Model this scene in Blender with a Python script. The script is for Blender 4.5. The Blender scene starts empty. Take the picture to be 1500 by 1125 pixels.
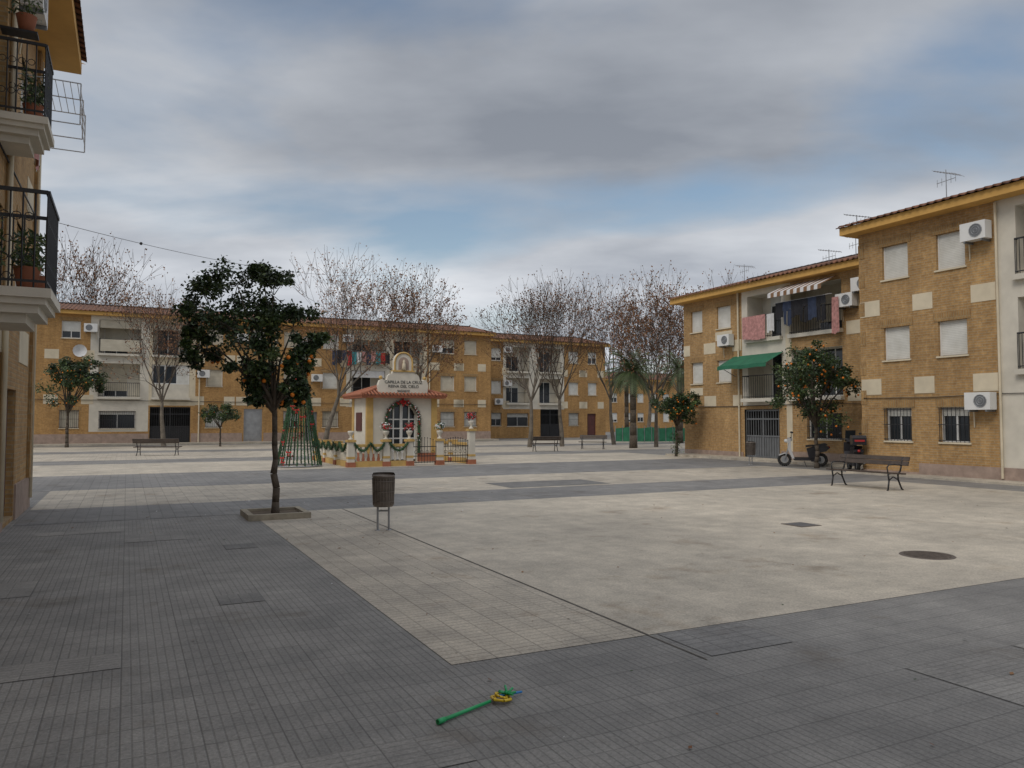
import bpy, math, random
from mathutils import Vector, Matrix
pi=math.pi
G=math.radians(26.5); CA,SA=math.cos(G),math.sin(G)
def W(a,b,z=0.0): return Vector((a*CA-b*SA, a*SA+b*CA, z))
scene=bpy.context.scene
COL=scene.collection

# ------------------------------------------------------------------ materials
def newmat(name):
    m=bpy.data.materials.new(name); m.use_nodes=True
    nt=m.node_tree; b=nt.nodes["Principled BSDF"]
    return m,nt,b
def N(nt,t,**k):
    n=nt.nodes.new(t)
    for a,v in k.items(): setattr(n,a,v)
    return n
def mixc(nt,fac,a,b,blend='MIX'):
    n=nt.nodes.new('ShaderNodeMix'); n.data_type='RGBA'; n.blend_type=blend
    for inp,val in ((n.inputs[0],fac),(n.inputs[6],a),(n.inputs[7],b)):
        if hasattr(val,'is_output') or isinstance(val,bpy.types.NodeSocket): nt.links.new(val,inp)
        elif isinstance(val,(int,float)): inp.default_value=val
        else: inp.default_value=(*val,1)
    return n.outputs[2]
def noise(nt,scale,detail=4,vec=None,rough=.6):
    n=N(nt,'ShaderNodeTexNoise'); n.inputs['Scale'].default_value=scale; n.inputs['Detail'].default_value=detail
    n.inputs['Roughness'].default_value=rough
    if vec is not None: nt.links.new(vec,n.inputs['Vector'])
    return n.outputs['Fac']
def ramp(nt,fac,p0,p1,c0=(0,0,0),c1=(1,1,1)):
    r=N(nt,'ShaderNodeValToRGB'); r.color_ramp.elements[0].position=p0; r.color_ramp.elements[1].position=p1
    r.color_ramp.elements[0].color=(*c0,1); r.color_ramp.elements[1].color=(*c1,1)
    nt.links.new(fac,r.inputs[0]); return r.outputs[0]
def mat(name,col,rough=.8,var=.25,scale=3,metal=0,bump=0,bscale=40,dark=None):
    m,nt,b=newmat(name)
    tc=N(nt,'ShaderNodeTexCoord').outputs['Object']
    f=ramp(nt,noise(nt,scale,3,tc),.3,.72)
    d=dark or tuple(c*(1-var) for c in col)
    l=tuple(min(1,c*(1+var*.5)) for c in col)
    nt.links.new(mixc(nt,f,d,l),b.inputs['Base Color'])
    b.inputs['Roughness'].default_value=rough; b.inputs['Metallic'].default_value=metal
    if bump:
        bn=N(nt,'ShaderNodeBump'); bn.inputs['Strength'].default_value=bump; bn.inputs['Distance'].default_value=.01
        nt.links.new(noise(nt,bscale,2,tc),bn.inputs['Height']); nt.links.new(bn.outputs[0],b.inputs['Normal'])
    return m
def brickmat(name,c1,c2,mort,bw=.26,rh=.075,ms=.012):
    m,nt,b=newmat(name)
    uv=N(nt,'ShaderNodeTexCoord').outputs['UV']; ob=N(nt,'ShaderNodeTexCoord').outputs['Object']
    t=N(nt,'ShaderNodeTexBrick'); nt.links.new(uv,t.inputs['Vector'])
    t.inputs['Scale'].default_value=1; t.inputs['Brick Width'].default_value=bw; t.inputs['Row Height'].default_value=rh
    t.inputs['Mortar Size'].default_value=ms; t.inputs['Mortar Smooth'].default_value=.3
    t.inputs['Color1'].default_value=(*c1,1); t.inputs['Color2'].default_value=(*c2,1); t.inputs['Mortar'].default_value=(*mort,1)
    t.inputs['Bias'].default_value=-.1
    big=ramp(nt,noise(nt,.45,4,ob),.3,.75,(.76,.73,.70),(1.12,1.10,1.06))
    c=mixc(nt,1.0,t.outputs['Color'],big,'MULTIPLY')
    sm=ramp(nt,noise(nt,9,2,ob),.35,.7,(.82,.80,.78),(1.1,1.09,1.06))
    c=mixc(nt,1.0,c,sm,'MULTIPLY')
    mp=N(nt,'ShaderNodeMapping'); mp.inputs['Scale'].default_value=(3.0,.25,1); nt.links.new(uv,mp.inputs[0])
    st=ramp(nt,noise(nt,1.0,3,mp.outputs[0]),.38,.62,(.82,.81,.80),(1,1,1))
    c=mixc(nt,.85,c,st,'MULTIPLY')
    nt.links.new(c,b.inputs['Base Color']); b.inputs['Roughness'].default_value=.9
    bn=N(nt,'ShaderNodeBump'); bn.inputs['Strength'].default_value=.6; bn.inputs['Distance'].default_value=.008; bn.invert=True
    nt.links.new(t.outputs['Fac'],bn.inputs['Height']); nt.links.new(bn.outputs[0],b.inputs['Normal'])
    return m
def ribmat(name,col,period,axis='V',rough=.6,dark=.6):
    m,nt,b=newmat(name)
    uv=N(nt,'ShaderNodeTexCoord').outputs['UV']; ob=N(nt,'ShaderNodeTexCoord').outputs['Object']
    t=N(nt,'ShaderNodeTexBrick'); nt.links.new(uv,t.inputs['Vector'])
    t.inputs['Scale'].default_value=1; t.inputs['Brick Width'].default_value=50; t.inputs['Row Height'].default_value=period
    t.inputs['Mortar Size'].default_value=period*.12; t.inputs['Mortar Smooth'].default_value=.6
    t.inputs['Color1'].default_value=(*col,1); t.inputs['Color2'].default_value=(*[c*.95 for c in col],1); t.inputs['Mortar'].default_value=(*[c*dark for c in col],1)
    d=ramp(nt,noise(nt,2.2,4,ob),.3,.7,(.82,.81,.78),(1.05,1.05,1.05))
    nt.links.new(mixc(nt,1.0,t.outputs['Color'],d,'MULTIPLY'),b.inputs['Base Color']); b.inputs['Roughness'].default_value=rough
    return m
def pavemat(name,c1,c2,joint,tile,ribs,stain=(.66,.59,.52),ribdir=0,patch=True,ribcol=.72):
    m,nt,b=newmat(name)
    ob=N(nt,'ShaderNodeTexCoord').outputs['Object']
    t=N(nt,'ShaderNodeTexBrick'); t.offset=0; nt.links.new(ob,t.inputs['Vector'])
    t.inputs['Scale'].default_value=1; t.inputs['Brick Width'].default_value=tile; t.inputs['Row Height'].default_value=tile
    t.inputs['Mortar Size'].default_value=.004; t.inputs['Mortar Smooth'].default_value=.8
    t.inputs['Color1'].default_value=(*c1,1); t.inputs['Color2'].default_value=(*c2,1); t.inputs['Mortar'].default_value=(*joint,1)
    c=t.outputs['Color']
    h=t.outputs['Fac']
    if ribs:
        mp=N(nt,'ShaderNodeMapping'); mp.inputs['Rotation'].default_value=(0,0,ribdir); nt.links.new(ob,mp.inputs[0])
        r=N(nt,'ShaderNodeTexBrick'); r.offset=0; nt.links.new(mp.outputs[0],r.inputs['Vector'])
        r.inputs['Scale'].default_value=1; r.inputs['Brick Width'].default_value=tile/2; r.inputs['Row Height'].default_value=ribs
        r.inputs['Mortar Size'].default_value=ribs*.15; r.inputs['Mortar Smooth'].default_value=.8
        r.inputs['Color1'].default_value=(1,1,1,1); r.inputs['Color2'].default_value=(.93,.93,.93,1); r.inputs['Mortar'].default_value=(ribcol,ribcol,ribcol,1)
        c=mixc(nt,.95,c,r.outputs['Color'],'MULTIPLY'); h=r.outputs['Fac']
    big=ramp(nt,noise(nt,.35,5,ob,.65),.34,.68,(.78,.78,.78),(1.14,1.13,1.11))
    c=mixc(nt,1.0,c,big,'MULTIPLY')
    med=ramp(nt,noise(nt,2.3,5,ob,.72),.36,.64,(.82,.82,.82),(1.12,1.115,1.1))
    c=mixc(nt,.9,c,med,'MULTIPLY')
    fine=ramp(nt,noise(nt,45,2,ob,.8),.3,.7,(.74,.74,.74),(1.24,1.24,1.24))
    c=mixc(nt,.9,c,fine,'MULTIPLY')
    v=N(nt,'ShaderNodeTexVoronoi'); v.inputs['Scale'].default_value=1.9; nt.links.new(ob,v.inputs['Vector'])
    sp=ramp(nt,v.outputs['Distance'],.03,.055,(.66,.64,.62),(1,1,1))
    c=mixc(nt,.7,c,sp,'MULTIPLY')
    if patch:
        st=ramp(nt,noise(nt,.8,4,ob,.7),.58,.74)
        c=mixc(nt,st,c,mixc(nt,1.0,c,stain,'MULTIPLY'))
    nt.links.new(c,b.inputs['Base Color']); b.inputs['Roughness'].default_value=.72
    bn=N(nt,'ShaderNodeBump'); bn.inputs['Strength'].default_value=.4; bn.inputs['Distance'].default_value=.004; bn.invert=True
    nt.links.new(h,bn.inputs['Height']); nt.links.new(bn.outputs[0],b.inputs['Normal'])
    return m
def tilemat(name):
    m,nt,b=newmat(name)
    uv=N(nt,'ShaderNodeTexCoord').outputs['UV']; ob=N(nt,'ShaderNodeTexCoord').outputs['Object']
    t=N(nt,'ShaderNodeTexBrick'); t.offset=0; nt.links.new(uv,t.inputs['Vector'])
    t.inputs['Scale'].default_value=1; t.inputs['Brick Width'].default_value=.24; t.inputs['Row Height'].default_value=.38; t.inputs['Mortar Size'].default_value=.012
    t.inputs['Color1'].default_value=(.27,.115,.06,1); t.inputs['Color2'].default_value=(.16,.08,.05,1); t.inputs['Mortar'].default_value=(.05,.03,.025,1)
    g=ramp(nt,noise(nt,1.2,4,ob),.35,.7,(.6,.6,.58),(1.1,1.1,1.1))
    nt.links.new(mixc(nt,1.0,t.outputs['Color'],g,'MULTIPLY'),b.inputs['Base Color']); b.inputs['Roughness'].default_value=.85
    return m
M={}
M['brick']=brickmat('yellow_brick',(.53,.335,.145),(.42,.255,.105),(.46,.35,.21))
M['brickF']=brickmat('ochre_brick',(.55,.325,.12),(.43,.24,.085),(.47,.32,.16),.26,.08,.012)
M['soldier']=brickmat('soldier_brick',(.45,.28,.115),(.36,.215,.09),(.40,.31,.18),.075,.26,.012)
M['cream']=mat('cream_render',(.66,.58,.43),.9,.16,1.5,bump=.15)
M['white']=mat('white_render',(.66,.62,.53),.9,.18,1.2,bump=.15)
M['ochre']=mat('ochre_paint',(.62,.36,.10),.8,.18,1.0)
M['tile']=tilemat('roof_tile')
M['shutter']=ribmat('roller_shutter',(.70,.70,.66),.05,dark=.68)
M['shutterb']=ribmat('roller_shutter_cream',(.60,.55,.44),.05,dark=.68)
M['frame']=mat('white_frame',(.72,.72,.70),.5,.06)
m,nt,b=newmat('window_glass'); b.inputs['Base Color'].default_value=(.02,.025,.03,1); b.inputs['Roughness'].default_value=.08; M['glass']=m
M['iron']=mat('black_iron',(.022,.022,.024),.5,.2)
M['grey']=mat('grey_metal',(.20,.21,.22),.5,.15,metal=.3)
M['steel']=mat('galvanised_steel',(.36,.37,.38),.45,.2,metal=.6)
M['plinth']=mat('stone_plinth',(.36,.27,.22),.8,.25,4)
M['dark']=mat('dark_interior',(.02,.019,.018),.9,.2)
M['bark']=mat('bark',(.10,.08,.06),.95,.4,9,bump=.6,bscale=25)
M['plane']=mat('plane_bark',(.17,.145,.115),.95,.5,2.5)
def flat(name,c,rough=.9):
    m,nt,b=newmat(name); b.inputs['Base Color'].default_value=(*c,1); b.inputs['Roughness'].default_value=rough; return m
M['twig']=flat('twig_bark',(.075,.055,.042)); M['dry']=flat('dry_leaf',(.17,.075,.035)); M['dry2']=flat('dry_leaf_light',(.26,.14,.065))
def leafmat(name,c,rough=.5):
    m,nt,b=newmat(name)
    ob=N(nt,'ShaderNodeTexCoord').outputs['Object']
    f=ramp(nt,noise(nt,2.0,1,ob),.3,.7)
    nt.links.new(mixc(nt,f,tuple(x*.6 for x in c),tuple(x*1.3 for x in c)),b.inputs['Base Color'])
    b.inputs['Roughness'].default_value=rough
    return m
M['l1']=leafmat('leaf_dark',(.022,.043,.014)); M['l2']=leafmat('leaf_mid',(.045,.078,.022)); M['l3']=leafmat('leaf_light',(.095,.135,.035))
M['palm']=leafmat('palm_leaf',(.085,.12,.045)); M['orange']=mat('orange_fruit',(.80,.23,.015),.45,.15,6)
M['red']=mat('red_fabric',(.5,.02,.02),.6,.3,8); M['pink']=mat('pink_fabric',(.52,.26,.24),.8,.4,9)
M['blue']=mat('blue_fabric',(.03,.045,.09),.8,.3,5); M['blk']=mat('black_fabric',(.015,.015,.02),.8,.3,5)
M['wh']=mat('white_fabric',(.66,.66,.66),.8,.15,5); M['teal']=mat('teal_fabric',(.05,.25,.28),.8,.2,5)
M['green']=mat('green_awning',(.02,.15,.08),.7,.25,3); M['brown']=mat('brown_stripe',(.22,.12,.06),.8,.2,4)
M['net']=mat('green_netting',(.04,.22,.12),.8,.3,3)
M['wood']=mat('bench_wood',(.075,.055,.042),.6,.35,7); M['bin']=mat('bin_steel',(.20,.17,.145),.45,.35,5,metal=.4)
M['rubber']=mat('rubber',(.02,.02,.02),.8,.2); M['scoot']=mat('scooter_white',(.55,.55,.55),.25,.06)
M['scootb']=mat('scooter_black',(.025,.025,.03),.3,.2); M['lens']=mat('red_lens',(.4,.02,.02),.2,.1)
M['curb']=mat('planter_stone',(.33,.29,.22),.9,.3,6,bump=.3); M['soil']=mat('soil',(.12,.09,.06),1,.4,8,bump=.8)
M['iron_cast']=mat('cast_iron',(.13,.105,.085),.7,.35,14,bump=.8,bscale=60)
M['gold']=mat('yellow_trim',(.55,.36,.12),.7,.2,3); M['gar']=leafmat('garland',(.03,.09,.035),.7)
M['pg']=mat('toy_green',(.02,.36,.12),.35,.08); M['py']=mat('toy_yellow',(.75,.52,.03),.35,.08); M['pb']=mat('toy_blue',(.03,.24,.60),.35,.08)
M['maroon']=mat('maroon_paint',(.10,.03,.025),.6,.2); M['terra']=mat('terracotta',(.35,.13,.07),.8,.2,5)
M['pv_grey']=pavemat('grey_paving',(.262,.254,.240),(.225,.219,.208),(.165,.16,.15),.40,.057,ribdir=pi/2)
M['pv_grey2']=pavemat('grey_paving_band',(.245,.240,.232),(.205,.202,.197),(.15,.148,.144),.40,.10)
M['pv_rib']=pavemat('beige_ribbed_paving',(.53,.475,.39),(.45,.405,.335),(.29,.26,.21),.40,.08,ribdir=0)
M['pv_bei']=pavemat('beige_paving',(.50,.45,.37),(.465,.42,.345),(.37,.335,.28),.40,0)
M['pv_dk']=pavemat('dark_paving',(.20,.196,.188),(.165,.162,.157),(.13,.13,.125),.2,.05)
M['pv_old']=pavemat('worn_grey_paving',(.30,.29,.272),(.25,.242,.228),(.17,.165,.155),.40,.057,ribdir=0)
M['jnt']=mat('joint',(.17,.155,.135),1,.5,9)

# ------------------------------------------------------------------ mesh builder
class MB:
    def __init__(s): s.v=[];s.f=[];s.mi=[];s.uv=[];s.mats=[];s.sm=[]
    def m(s,mt):
        if isinstance(mt,str): mt=M[mt]
        if mt not in s.mats: s.mats.append(mt)
        return s.mats.index(mt)
    def face(s,pts,mt,uv=None,smooth=False):
        i=len(s.v); s.v.extend([tuple(p) for p in pts]); s.f.append(tuple(range(i,i+len(pts)))); s.mi.append(s.m(mt)); s.sm.append(smooth)
        if uv is None: uv=[(0,0)]*len(pts)
        s.uv.extend(uv)
    def box8(s,P,mt,uvf=None):
        idx=[((0,0,0),(0,1,0),(1,1,0),(1,0,0)),((0,0,1),(1,0,1),(1,1,1),(0,1,1)),((0,0,0),(1,0,0),(1,0,1),(0,0,1)),
             ((0,1,0),(0,1,1),(1,1,1),(1,1,0)),((0,0,0),(0,0,1),(0,1,1),(0,1,0)),((1,0,0),(1,1,0),(1,1,1),(1,0,1))]
        for q in idx:
            s.face([P[k] for k in q],mt,[uvf(k) for k in q] if uvf else None)
    def box(s,lo,hi,mt,T=None):
        P={}
        for i in (0,1):
            for j in (0,1):
                for k in (0,1):
                    p=Vector(((lo,hi)[i][0],(lo,hi)[j][1],(lo,hi)[k][2])); P[(i,j,k)]=(T(p) if T else p)
        def uvf(k): return ((lo,hi)[k[0]][0]+(lo,hi)[k[1]][1],(lo,hi)[k[2]][2])
        s.box8(P,mt,uvf)
    def tube(s,p0,p1,r0,r1,mt,n=6,cap=False):
        p0=Vector(p0);p1=Vector(p1);d=(p1-p0)
        if d.length<1e-6: return
        d.normalize(); u=d.orthogonal().normalized(); w=d.cross(u)
        i=len(s.v); k=s.m(mt)
        for p,r in((p0,r0),(p1,r1)):
            for j in range(n):
                t=2*pi*j/n; s.v.append(tuple(p+u*(r*math.cos(t))+w*(r*math.sin(t))))
        for j in range(n):
            j2=(j+1)%n; s.f.append((i+j,i+j2,i+n+j2,i+n+j)); s.mi.append(k); s.sm.append(True); s.uv.extend([(0,0)]*4)
        if cap:
            for o,rev in((0,True),(n,False)):
                q=[i+o+j for j in range(n)]; 
                if rev:q=q[::-1]
                s.f.append(tuple(q)); s.mi.append(k); s.sm.append(False); s.uv.extend([(0,0)]*n)
    def path(s,pts,r,mt,n=6):
        for i in range(len(pts)-1):
            a=r if not isinstance(r,(list,tuple)) else r[i]; b=r if not isinstance(r,(list,tuple)) else r[i+1]
            s.tube(pts[i],pts[i+1],a,b,mt,n,True)
    def lathe(s,c,prof,mt,n=10,T=None):
        c=Vector(c); i=len(s.v); k=s.m(mt)
        for r,z in prof:
            for j in range(n):
                t=2*pi*j/n; p=c+Vector((r*math.cos(t),r*math.sin(t),z)); s.v.append(tuple(T(p) if T else p))
        for a in range(len(prof)-1):
            for j in range(n):
                j2=(j+1)%n; s.f.append((i+a*n+j,i+a*n+j2,i+(a+1)*n+j2,i+(a+1)*n+j)); s.mi.append(k); s.sm.append(True); s.uv.extend([(0,0)]*4)
    def ball(s,c,r,mt,n=6,m=4,T=None,sz=1):
        s.lathe(c,[(max(1e-4,r*math.sin(pi*i/m)),-r*sz*math.cos(pi*i/m)) for i in range(m+1)],mt,n,T)
    def ring(s,c,ax,R_,r,mt,n=20,k=6):
        c=Vector(c);ax=Vector(ax).normalized();u=ax.orthogonal().normalized();w=ax.cross(u)
        pts=[c+u*(R_*math.cos(2*pi*i/n))+w*(R_*math.sin(2*pi*i/n)) for i in range(n+1)]
        for i in range(n): s.tube(pts[i],pts[i+1],r,r,mt,k)
    def prism(s,prof,y0,y1,mt,T):
        A=[T(Vector((x,y0,z))) for x,z in prof]; B=[T(Vector((x,y1,z))) for x,z in prof]
        s.face(A,mt); s.face(B[::-1],mt)
        n=len(prof)
        for i in range(n):
            j=(i+1)%n; s.face([A[j],A[i],B[i],B[j]],mt)
    def done(s,name,parent=None,origin=(0,0,0),rotz=0):
        o=Vector(origin); me=bpy.data.meshes.new(name)
        Rm=Matrix.Rotation(-rotz,3,'Z')
        me.from_pydata([tuple(Rm@(Vector(v)-o)) for v in s.v],[],s.f)
        for mt in s.mats: me.materials.append(mt)
        me.polygons.foreach_set('material_index',s.mi); me.polygons.foreach_set('use_smooth',s.sm)
        ul=me.uv_layers.new(name='UVMap'); flat_=[c for uv in s.uv for c in uv]; ul.data.foreach_set('uv',flat_)
        me.update(); ob=bpy.data.objects.new(name,me); COL.objects.link(ob)
        ob.location=o; ob.rotation_euler=(0,0,rotz)
        if parent: ob.parent=parent
        return ob
def empty(name,loc=(0,0,0)):
    e=bpy.data.objects.new(name,None); e.location=loc; COL.objects.link(e); return e

class Fr:
    def __init__(s,o,sd,nd): s.o=o;s.sd=sd;s.nd=nd
    def p(s,S,z,n): return W(s.o[0]+S*s.sd[0]+n*s.nd[0], s.o[1]+S*s.sd[1]+n*s.nd[1], z)
    def box(s,mb,s0,s1,z0,z1,n0,n1,mt):
        P={}
        for i,a in enumerate((s0,s1)):
            for j,b in enumerate((n0,n1)):
                for k,c in enumerate((z0,z1)): P[(i,j,k)]=s.p(a,c,b)
        def uvf(k): return ((s0,s1)[k[0]]+(n0,n1)[k[1]],(z0,z1)[k[2]])
        mb.box8(P,mt,uvf)
    def quad(s,mb,q,mt):
        mb.face([s.p(*c) for c in q],mt,[(c[0]+c[2],c[1]) for c in q])

rnd=random.Random(11)
def railing(mb,fr,s0,s1,z,h,n,back,mt='iron',step=.11,r=.009,curl=False):
    fr.box(mb,s0,s1,z+h-.04,z+h,n-.02,n+.02,mt); fr.box(mb,s0,s1,z+.06,z+.085,n-.012,n+.012,mt)
    k=max(2,int((s1-s0)/step))
    for i in range(k+1):
        S=s0+(s1-s0)*i/k; mb.tube(fr.p(S,z,n),fr.p(S,z+h-.04,n),r,r,mt,4)
        if curl and i<k:
            c=fr.p(S+(s1-s0)/k/2,z+h*.72,n); ax=fr.p(0,0,1)-fr.p(0,0,0); mb.ring(c,ax,.045,.006,mt,8,3); 
            c=fr.p(S+(s1-s0)/k/2,z+h*.3,n); mb.ring(c,ax,.045,.006,mt,8,3)
    if n>back+.1:
        for S in (s0,s1):
            fr.box(mb,S-.015,S+.015,z+h-.04,z+h,back,n,mt)
            fr.box(mb,S-.012,S+.012,z+.06,z+.085,back,n,mt)
            k2=max(2,int((n-back)/step))
            for j in range(1,k2): 
                nn=back+(n-back)*j/k2; mb.tube(fr.p(S,z,nn),fr.p(S,z+h-.04,nn),r,r,mt,4)
                if curl:
                    ax=fr.p(1,0,0)-fr.p(0,0,0)
                    mb.ring(fr.p(S,z+h*.72,nn-(n-back)/k2/2),ax,.045,.006,mt,8,3); mb.ring(fr.p(S,z+h*.3,nn-(n-back)/k2/2),ax,.045,.006,mt,8,3)
def cloth(mb,fr,s0,w,z1,h,n,mt,taper=0):
    k=5
    ph=rnd.random()*6
    for i in range(k):
        a0=i/k;a1=(i+1)/k
        def P(t,zz): return (s0+w*(t if zz==z1 else taper+(1-2*taper)*t),zz,n+.035*math.sin(t*9+ph)*(0 if zz==z1 else 1)+.01)
        zb=z1-h-(.04*math.sin(ph+i))
        fr.quad(mb,[P(a0,zb),P(a1,zb),P(a1,z1),P(a0,z1)],mt)
def trousers(mb,fr,s0,w,z1,h,n,mt):
    cloth(mb,fr,s0,w,z1,h*.35,n,mt); cloth(mb,fr,s0,w*.44,z1-h*.33,h*.65,n,mt,.06); cloth(mb,fr,s0+w*.52,w*.44,z1-h*.33,h*.62,n+.01,mt,.06)
def ac(mb,fr,S,z,n=0,w=.8,h=.55):
    fr.box(mb,S,S+w,z,z+h,n+.1,n+.4,'frame')
    c=fr.p(S+w*.38,z+h*.5,n+.405); ax=fr.p(0,0,1)-fr.p(0,0,0)
    for rr in (.20,.13,.06): mb.ring(c,ax,rr*h/.55,.010,'steel',14,4)
    mb.lathe((0,0,0),[(.001,0),(.20*h/.55,0)],'grey',14,T=lambda p:fr.p(S+w*.38+p.x,z+h*.5+p.y,n+.402))
    fr.box(mb,S+.1,S+.14,z-.06,z,n,n+.4,'grey'); fr.box(mb,S+w-.14,S+w-.1,z-.06,z,n,n+.4,'grey')
    mb.tube(fr.p(S+w*.9,z+.1,n+.1),fr.p(S+w*.95,z-.5,n+.02),.018,.018,'cream',5)
def tile_roof(mb,fr,s0,s1,z,over,depth,slope,per=.24):
    n=int((s1-s0)/per); amp=.05
    prof=[]
    for i in range(n):
        for t,h in ((0,0),(.18,.7),(.36,1),(.54,.7),(.72,0)): prof.append((s0+(i+t)*per,h*amp))
    prof.append((s0+n*per,0))
    nb=-depth/2; L=over-nb; rise=L*slope
    rows=3
    for i in range(len(prof)-1):
        (sa_,ha),(sb_,hb)=prof[i],prof[i+1]
        for r in range(rows):
            t0=r/rows;t1=(r+1)/rows
            q=[(sa_,z+ha+rise*t0,over-L*t0),(sb_,z+hb+rise*t0,over-L*t0),(sb_,z+hb+rise*t1,over-L*t1),(sa_,z+ha+rise*t1,over-L*t1)]
            mb.face([fr.p(*c) for c in q],'tile',[(c[0],L*(t0 if k<2 else t1)) for k,c in enumerate(q)])
        fr.quad(mb,[(sa_,z-.035+ha*.75,over),(sb_,z-.035+hb*.75,over),(sb_,z+hb,over),(sa_,z+ha,over)],'tile')
    zt=z+rise
    fr.quad(mb,[(s0,zt,nb),(s1,zt,nb),(s1,z,-depth-over),(s0,z,-depth-over)],'tile')
    for S in (s0+.02,s1-.02): mb.face([fr.p(S,z,over-.02),fr.p(S,zt-.03,nb),fr.p(S,z,-depth-over)],'ochre')
    k=int((s1-s0)/.4)
    for i in range(k): mb.tube(fr.p(s0+i*.4,zt+.02,nb),fr.p(s0+i*.4+.42,zt+.02,nb),.10,.085,'tile',8)

class Bld:
    def __init__(s,name,fr,s0,s1,H,depth,over=.45,wall='brick',slope=.26,per=.24,end0=.3,end1=.3):
        s.fr=fr;s.s0=s0;s.s1=s1;s.H=H;s.depth=depth;s.name=name;s.wm=wall;s.ops=[]
        s.walls=MB();s.win=MB();s.det=MB();s.roof=MB();s.rail=MB()
        fr.box(s.roof,s0-end0,s1+end1,H,H+.24,-.3,over,'ochre')
        fr.box(s.roof,s0-end0,s1+end1,H,H+.235,-depth-over,-.302,'ochre')
        tile_roof(s.roof,fr,s0-end0-.08,s1+end1+.08,H+.26,over+.1,depth,slope,per)
        fr.quad(s.walls,[(s0,0,0),(s0,0,-depth),(s0,H,-depth),(s0,H,0)],wall)
        fr.quad(s.walls,[(s1,0,0),(s1,0,-depth),(s1,H,-depth),(s1,H,0)],wall)
        fr.quad(s.walls,[(s0,0,-depth),(s1,0,-depth),(s1,H,-depth),(s0,H,-depth)],wall)
    def open(s,s0,s1,z0,z1,kind='win',d=.16,**k): s.ops.append(dict(s0=s0,s1=s1,z0=z0,z1=z1,kind=kind,d=d,**k))
    def cream(s,s0,s1,z0,z1,mt='cream',n=.012): s.fr.box(s.det,s0,s1,z0,z1,-.02,n,mt)
    def finish(s,zones=()):
        fr=s.fr
        S=sorted(set([s.s0,s.s1]+[o[k] for o in s.ops for k in('s0','s1')]+[z[k] for z in zones for k in (0,1)]))
        Z=sorted(set([0,s.H]+[o[k] for o in s.ops for k in('z0','z1')]+[z[k] for z in zones for k in (2,3)]))
        for i in range(len(S)-1):
            for j in range(len(Z)-1):
                cs=(S[i]+S[i+1])/2;cz=(Z[j]+Z[j+1])/2
                if cs<s.s0 or cs>s.s1: continue
                if any(o['s0']<cs<o['s1'] and o['z0']<cz<o['z1'] for o in s.ops): continue
                mt=s.wm
                for z in zones:
                    if z[0]<cs<z[1] and z[2]<cz<z[3]: mt=z[4]
                fr.quad(s.walls,[(S[i],Z[j],0),(S[i+1],Z[j],0),(S[i+1],Z[j+1],0),(S[i],Z[j+1],0)],mt)
        for o in s.ops:
            a,b,c,d_,D=o['s0'],o['s1'],o['z0'],o['z1'],o['d']
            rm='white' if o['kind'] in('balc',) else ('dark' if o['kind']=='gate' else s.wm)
            for q in ([(a,c,0),(a,c,-D),(a,d_,-D),(a,d_,0)],[(b,c,0),(b,c,-D),(b,d_,-D),(b,d_,0)],[(a,c,0),(b,c,0),(b,c,-D),(a,c,-D)],[(a,d_,0),(b,d_,0),(b,d_,-D),(a,d_,-D)]):
                fr.quad(s.walls,q,rm)
            getattr(s,'k_'+o['kind'])(o,a,b,c,d_,D)
    def k_win(s,o,a,b,c,d,D):
        fr=s.fr; w=s.win; sh=o.get('sh',rnd.choice([1,1,1,.75,.5])); mt=o.get('mt','shutter')
        zb=d-(d-c)*sh
        fr.quad(w,[(a,c,-D),(b,c,-D),(b,d,-D),(a,d,-D)],'glass')
        if sh>0: fr.box(w,a+.03,b-.03,max(zb,c+.02),d-.005,-D+.02,-D+.05,mt)
        if sh<1:
            fr.box(w,(a+b)/2-.025,(a+b)/2+.025,c+.03,zb-.003,-D+.012,-D+.045,'frame')
            fr.box(w,a+.042,b-.042,c+.002,c+.05,-D+.01,-D+.046,'frame')
        for S0,S1 in ((a,a+.04),(b-.04,b)): fr.box(w,S0,S1,c,d,-D+.005,-D+.07,'frame')
        fr.box(w,a-.05,b+.05,c-.05,c-.002,-.1,.05,o.get('sill','cream'))
        if o.get('arch'): fr.box(s.det,a-.12,b+.12,d+.0,d+.24,-.03,.015,'soldier')
        if o.get('bars'):
            k=int((b-a)/.11)
            for i in range(k+1): 
                S_=a+(b-a)*i/k; s.rail.tube(fr.p(S_,c-.0,.045),fr.p(S_,d+.0,.045),.009,.009,'iron',4)
            for zz in (c+.05,(c+d)/2,d-.05): fr.box(s.rail,a-.03,b+.03,zz-.012,zz+.012,.03,.06,'iron')
    def k_door(s,o,a,b,c,d,D):
        fr=s.fr; mt=o.get('mt','grey')
        fr.box(s.win,a,b,c,d,-D,-D+.04,mt); 
        for f in (.08,.54):
            fr.box(s.win,a+.12,b-.12,c+(d-c)*f,c+(d-c)*(f+.38),-D+.042,-D+.06,mt)
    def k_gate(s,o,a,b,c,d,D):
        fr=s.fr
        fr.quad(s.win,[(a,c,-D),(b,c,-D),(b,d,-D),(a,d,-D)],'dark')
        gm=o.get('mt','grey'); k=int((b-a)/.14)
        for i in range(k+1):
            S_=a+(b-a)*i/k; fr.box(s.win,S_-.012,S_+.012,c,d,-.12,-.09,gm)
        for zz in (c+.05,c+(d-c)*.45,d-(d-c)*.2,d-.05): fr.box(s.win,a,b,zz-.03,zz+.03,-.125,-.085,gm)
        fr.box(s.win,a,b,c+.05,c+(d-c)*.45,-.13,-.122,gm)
        for S_ in (a,(a+b)/2,b): fr.box(s.win,S_-.035,S_+.035,c,d,-.13,-.08,gm)
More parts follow.
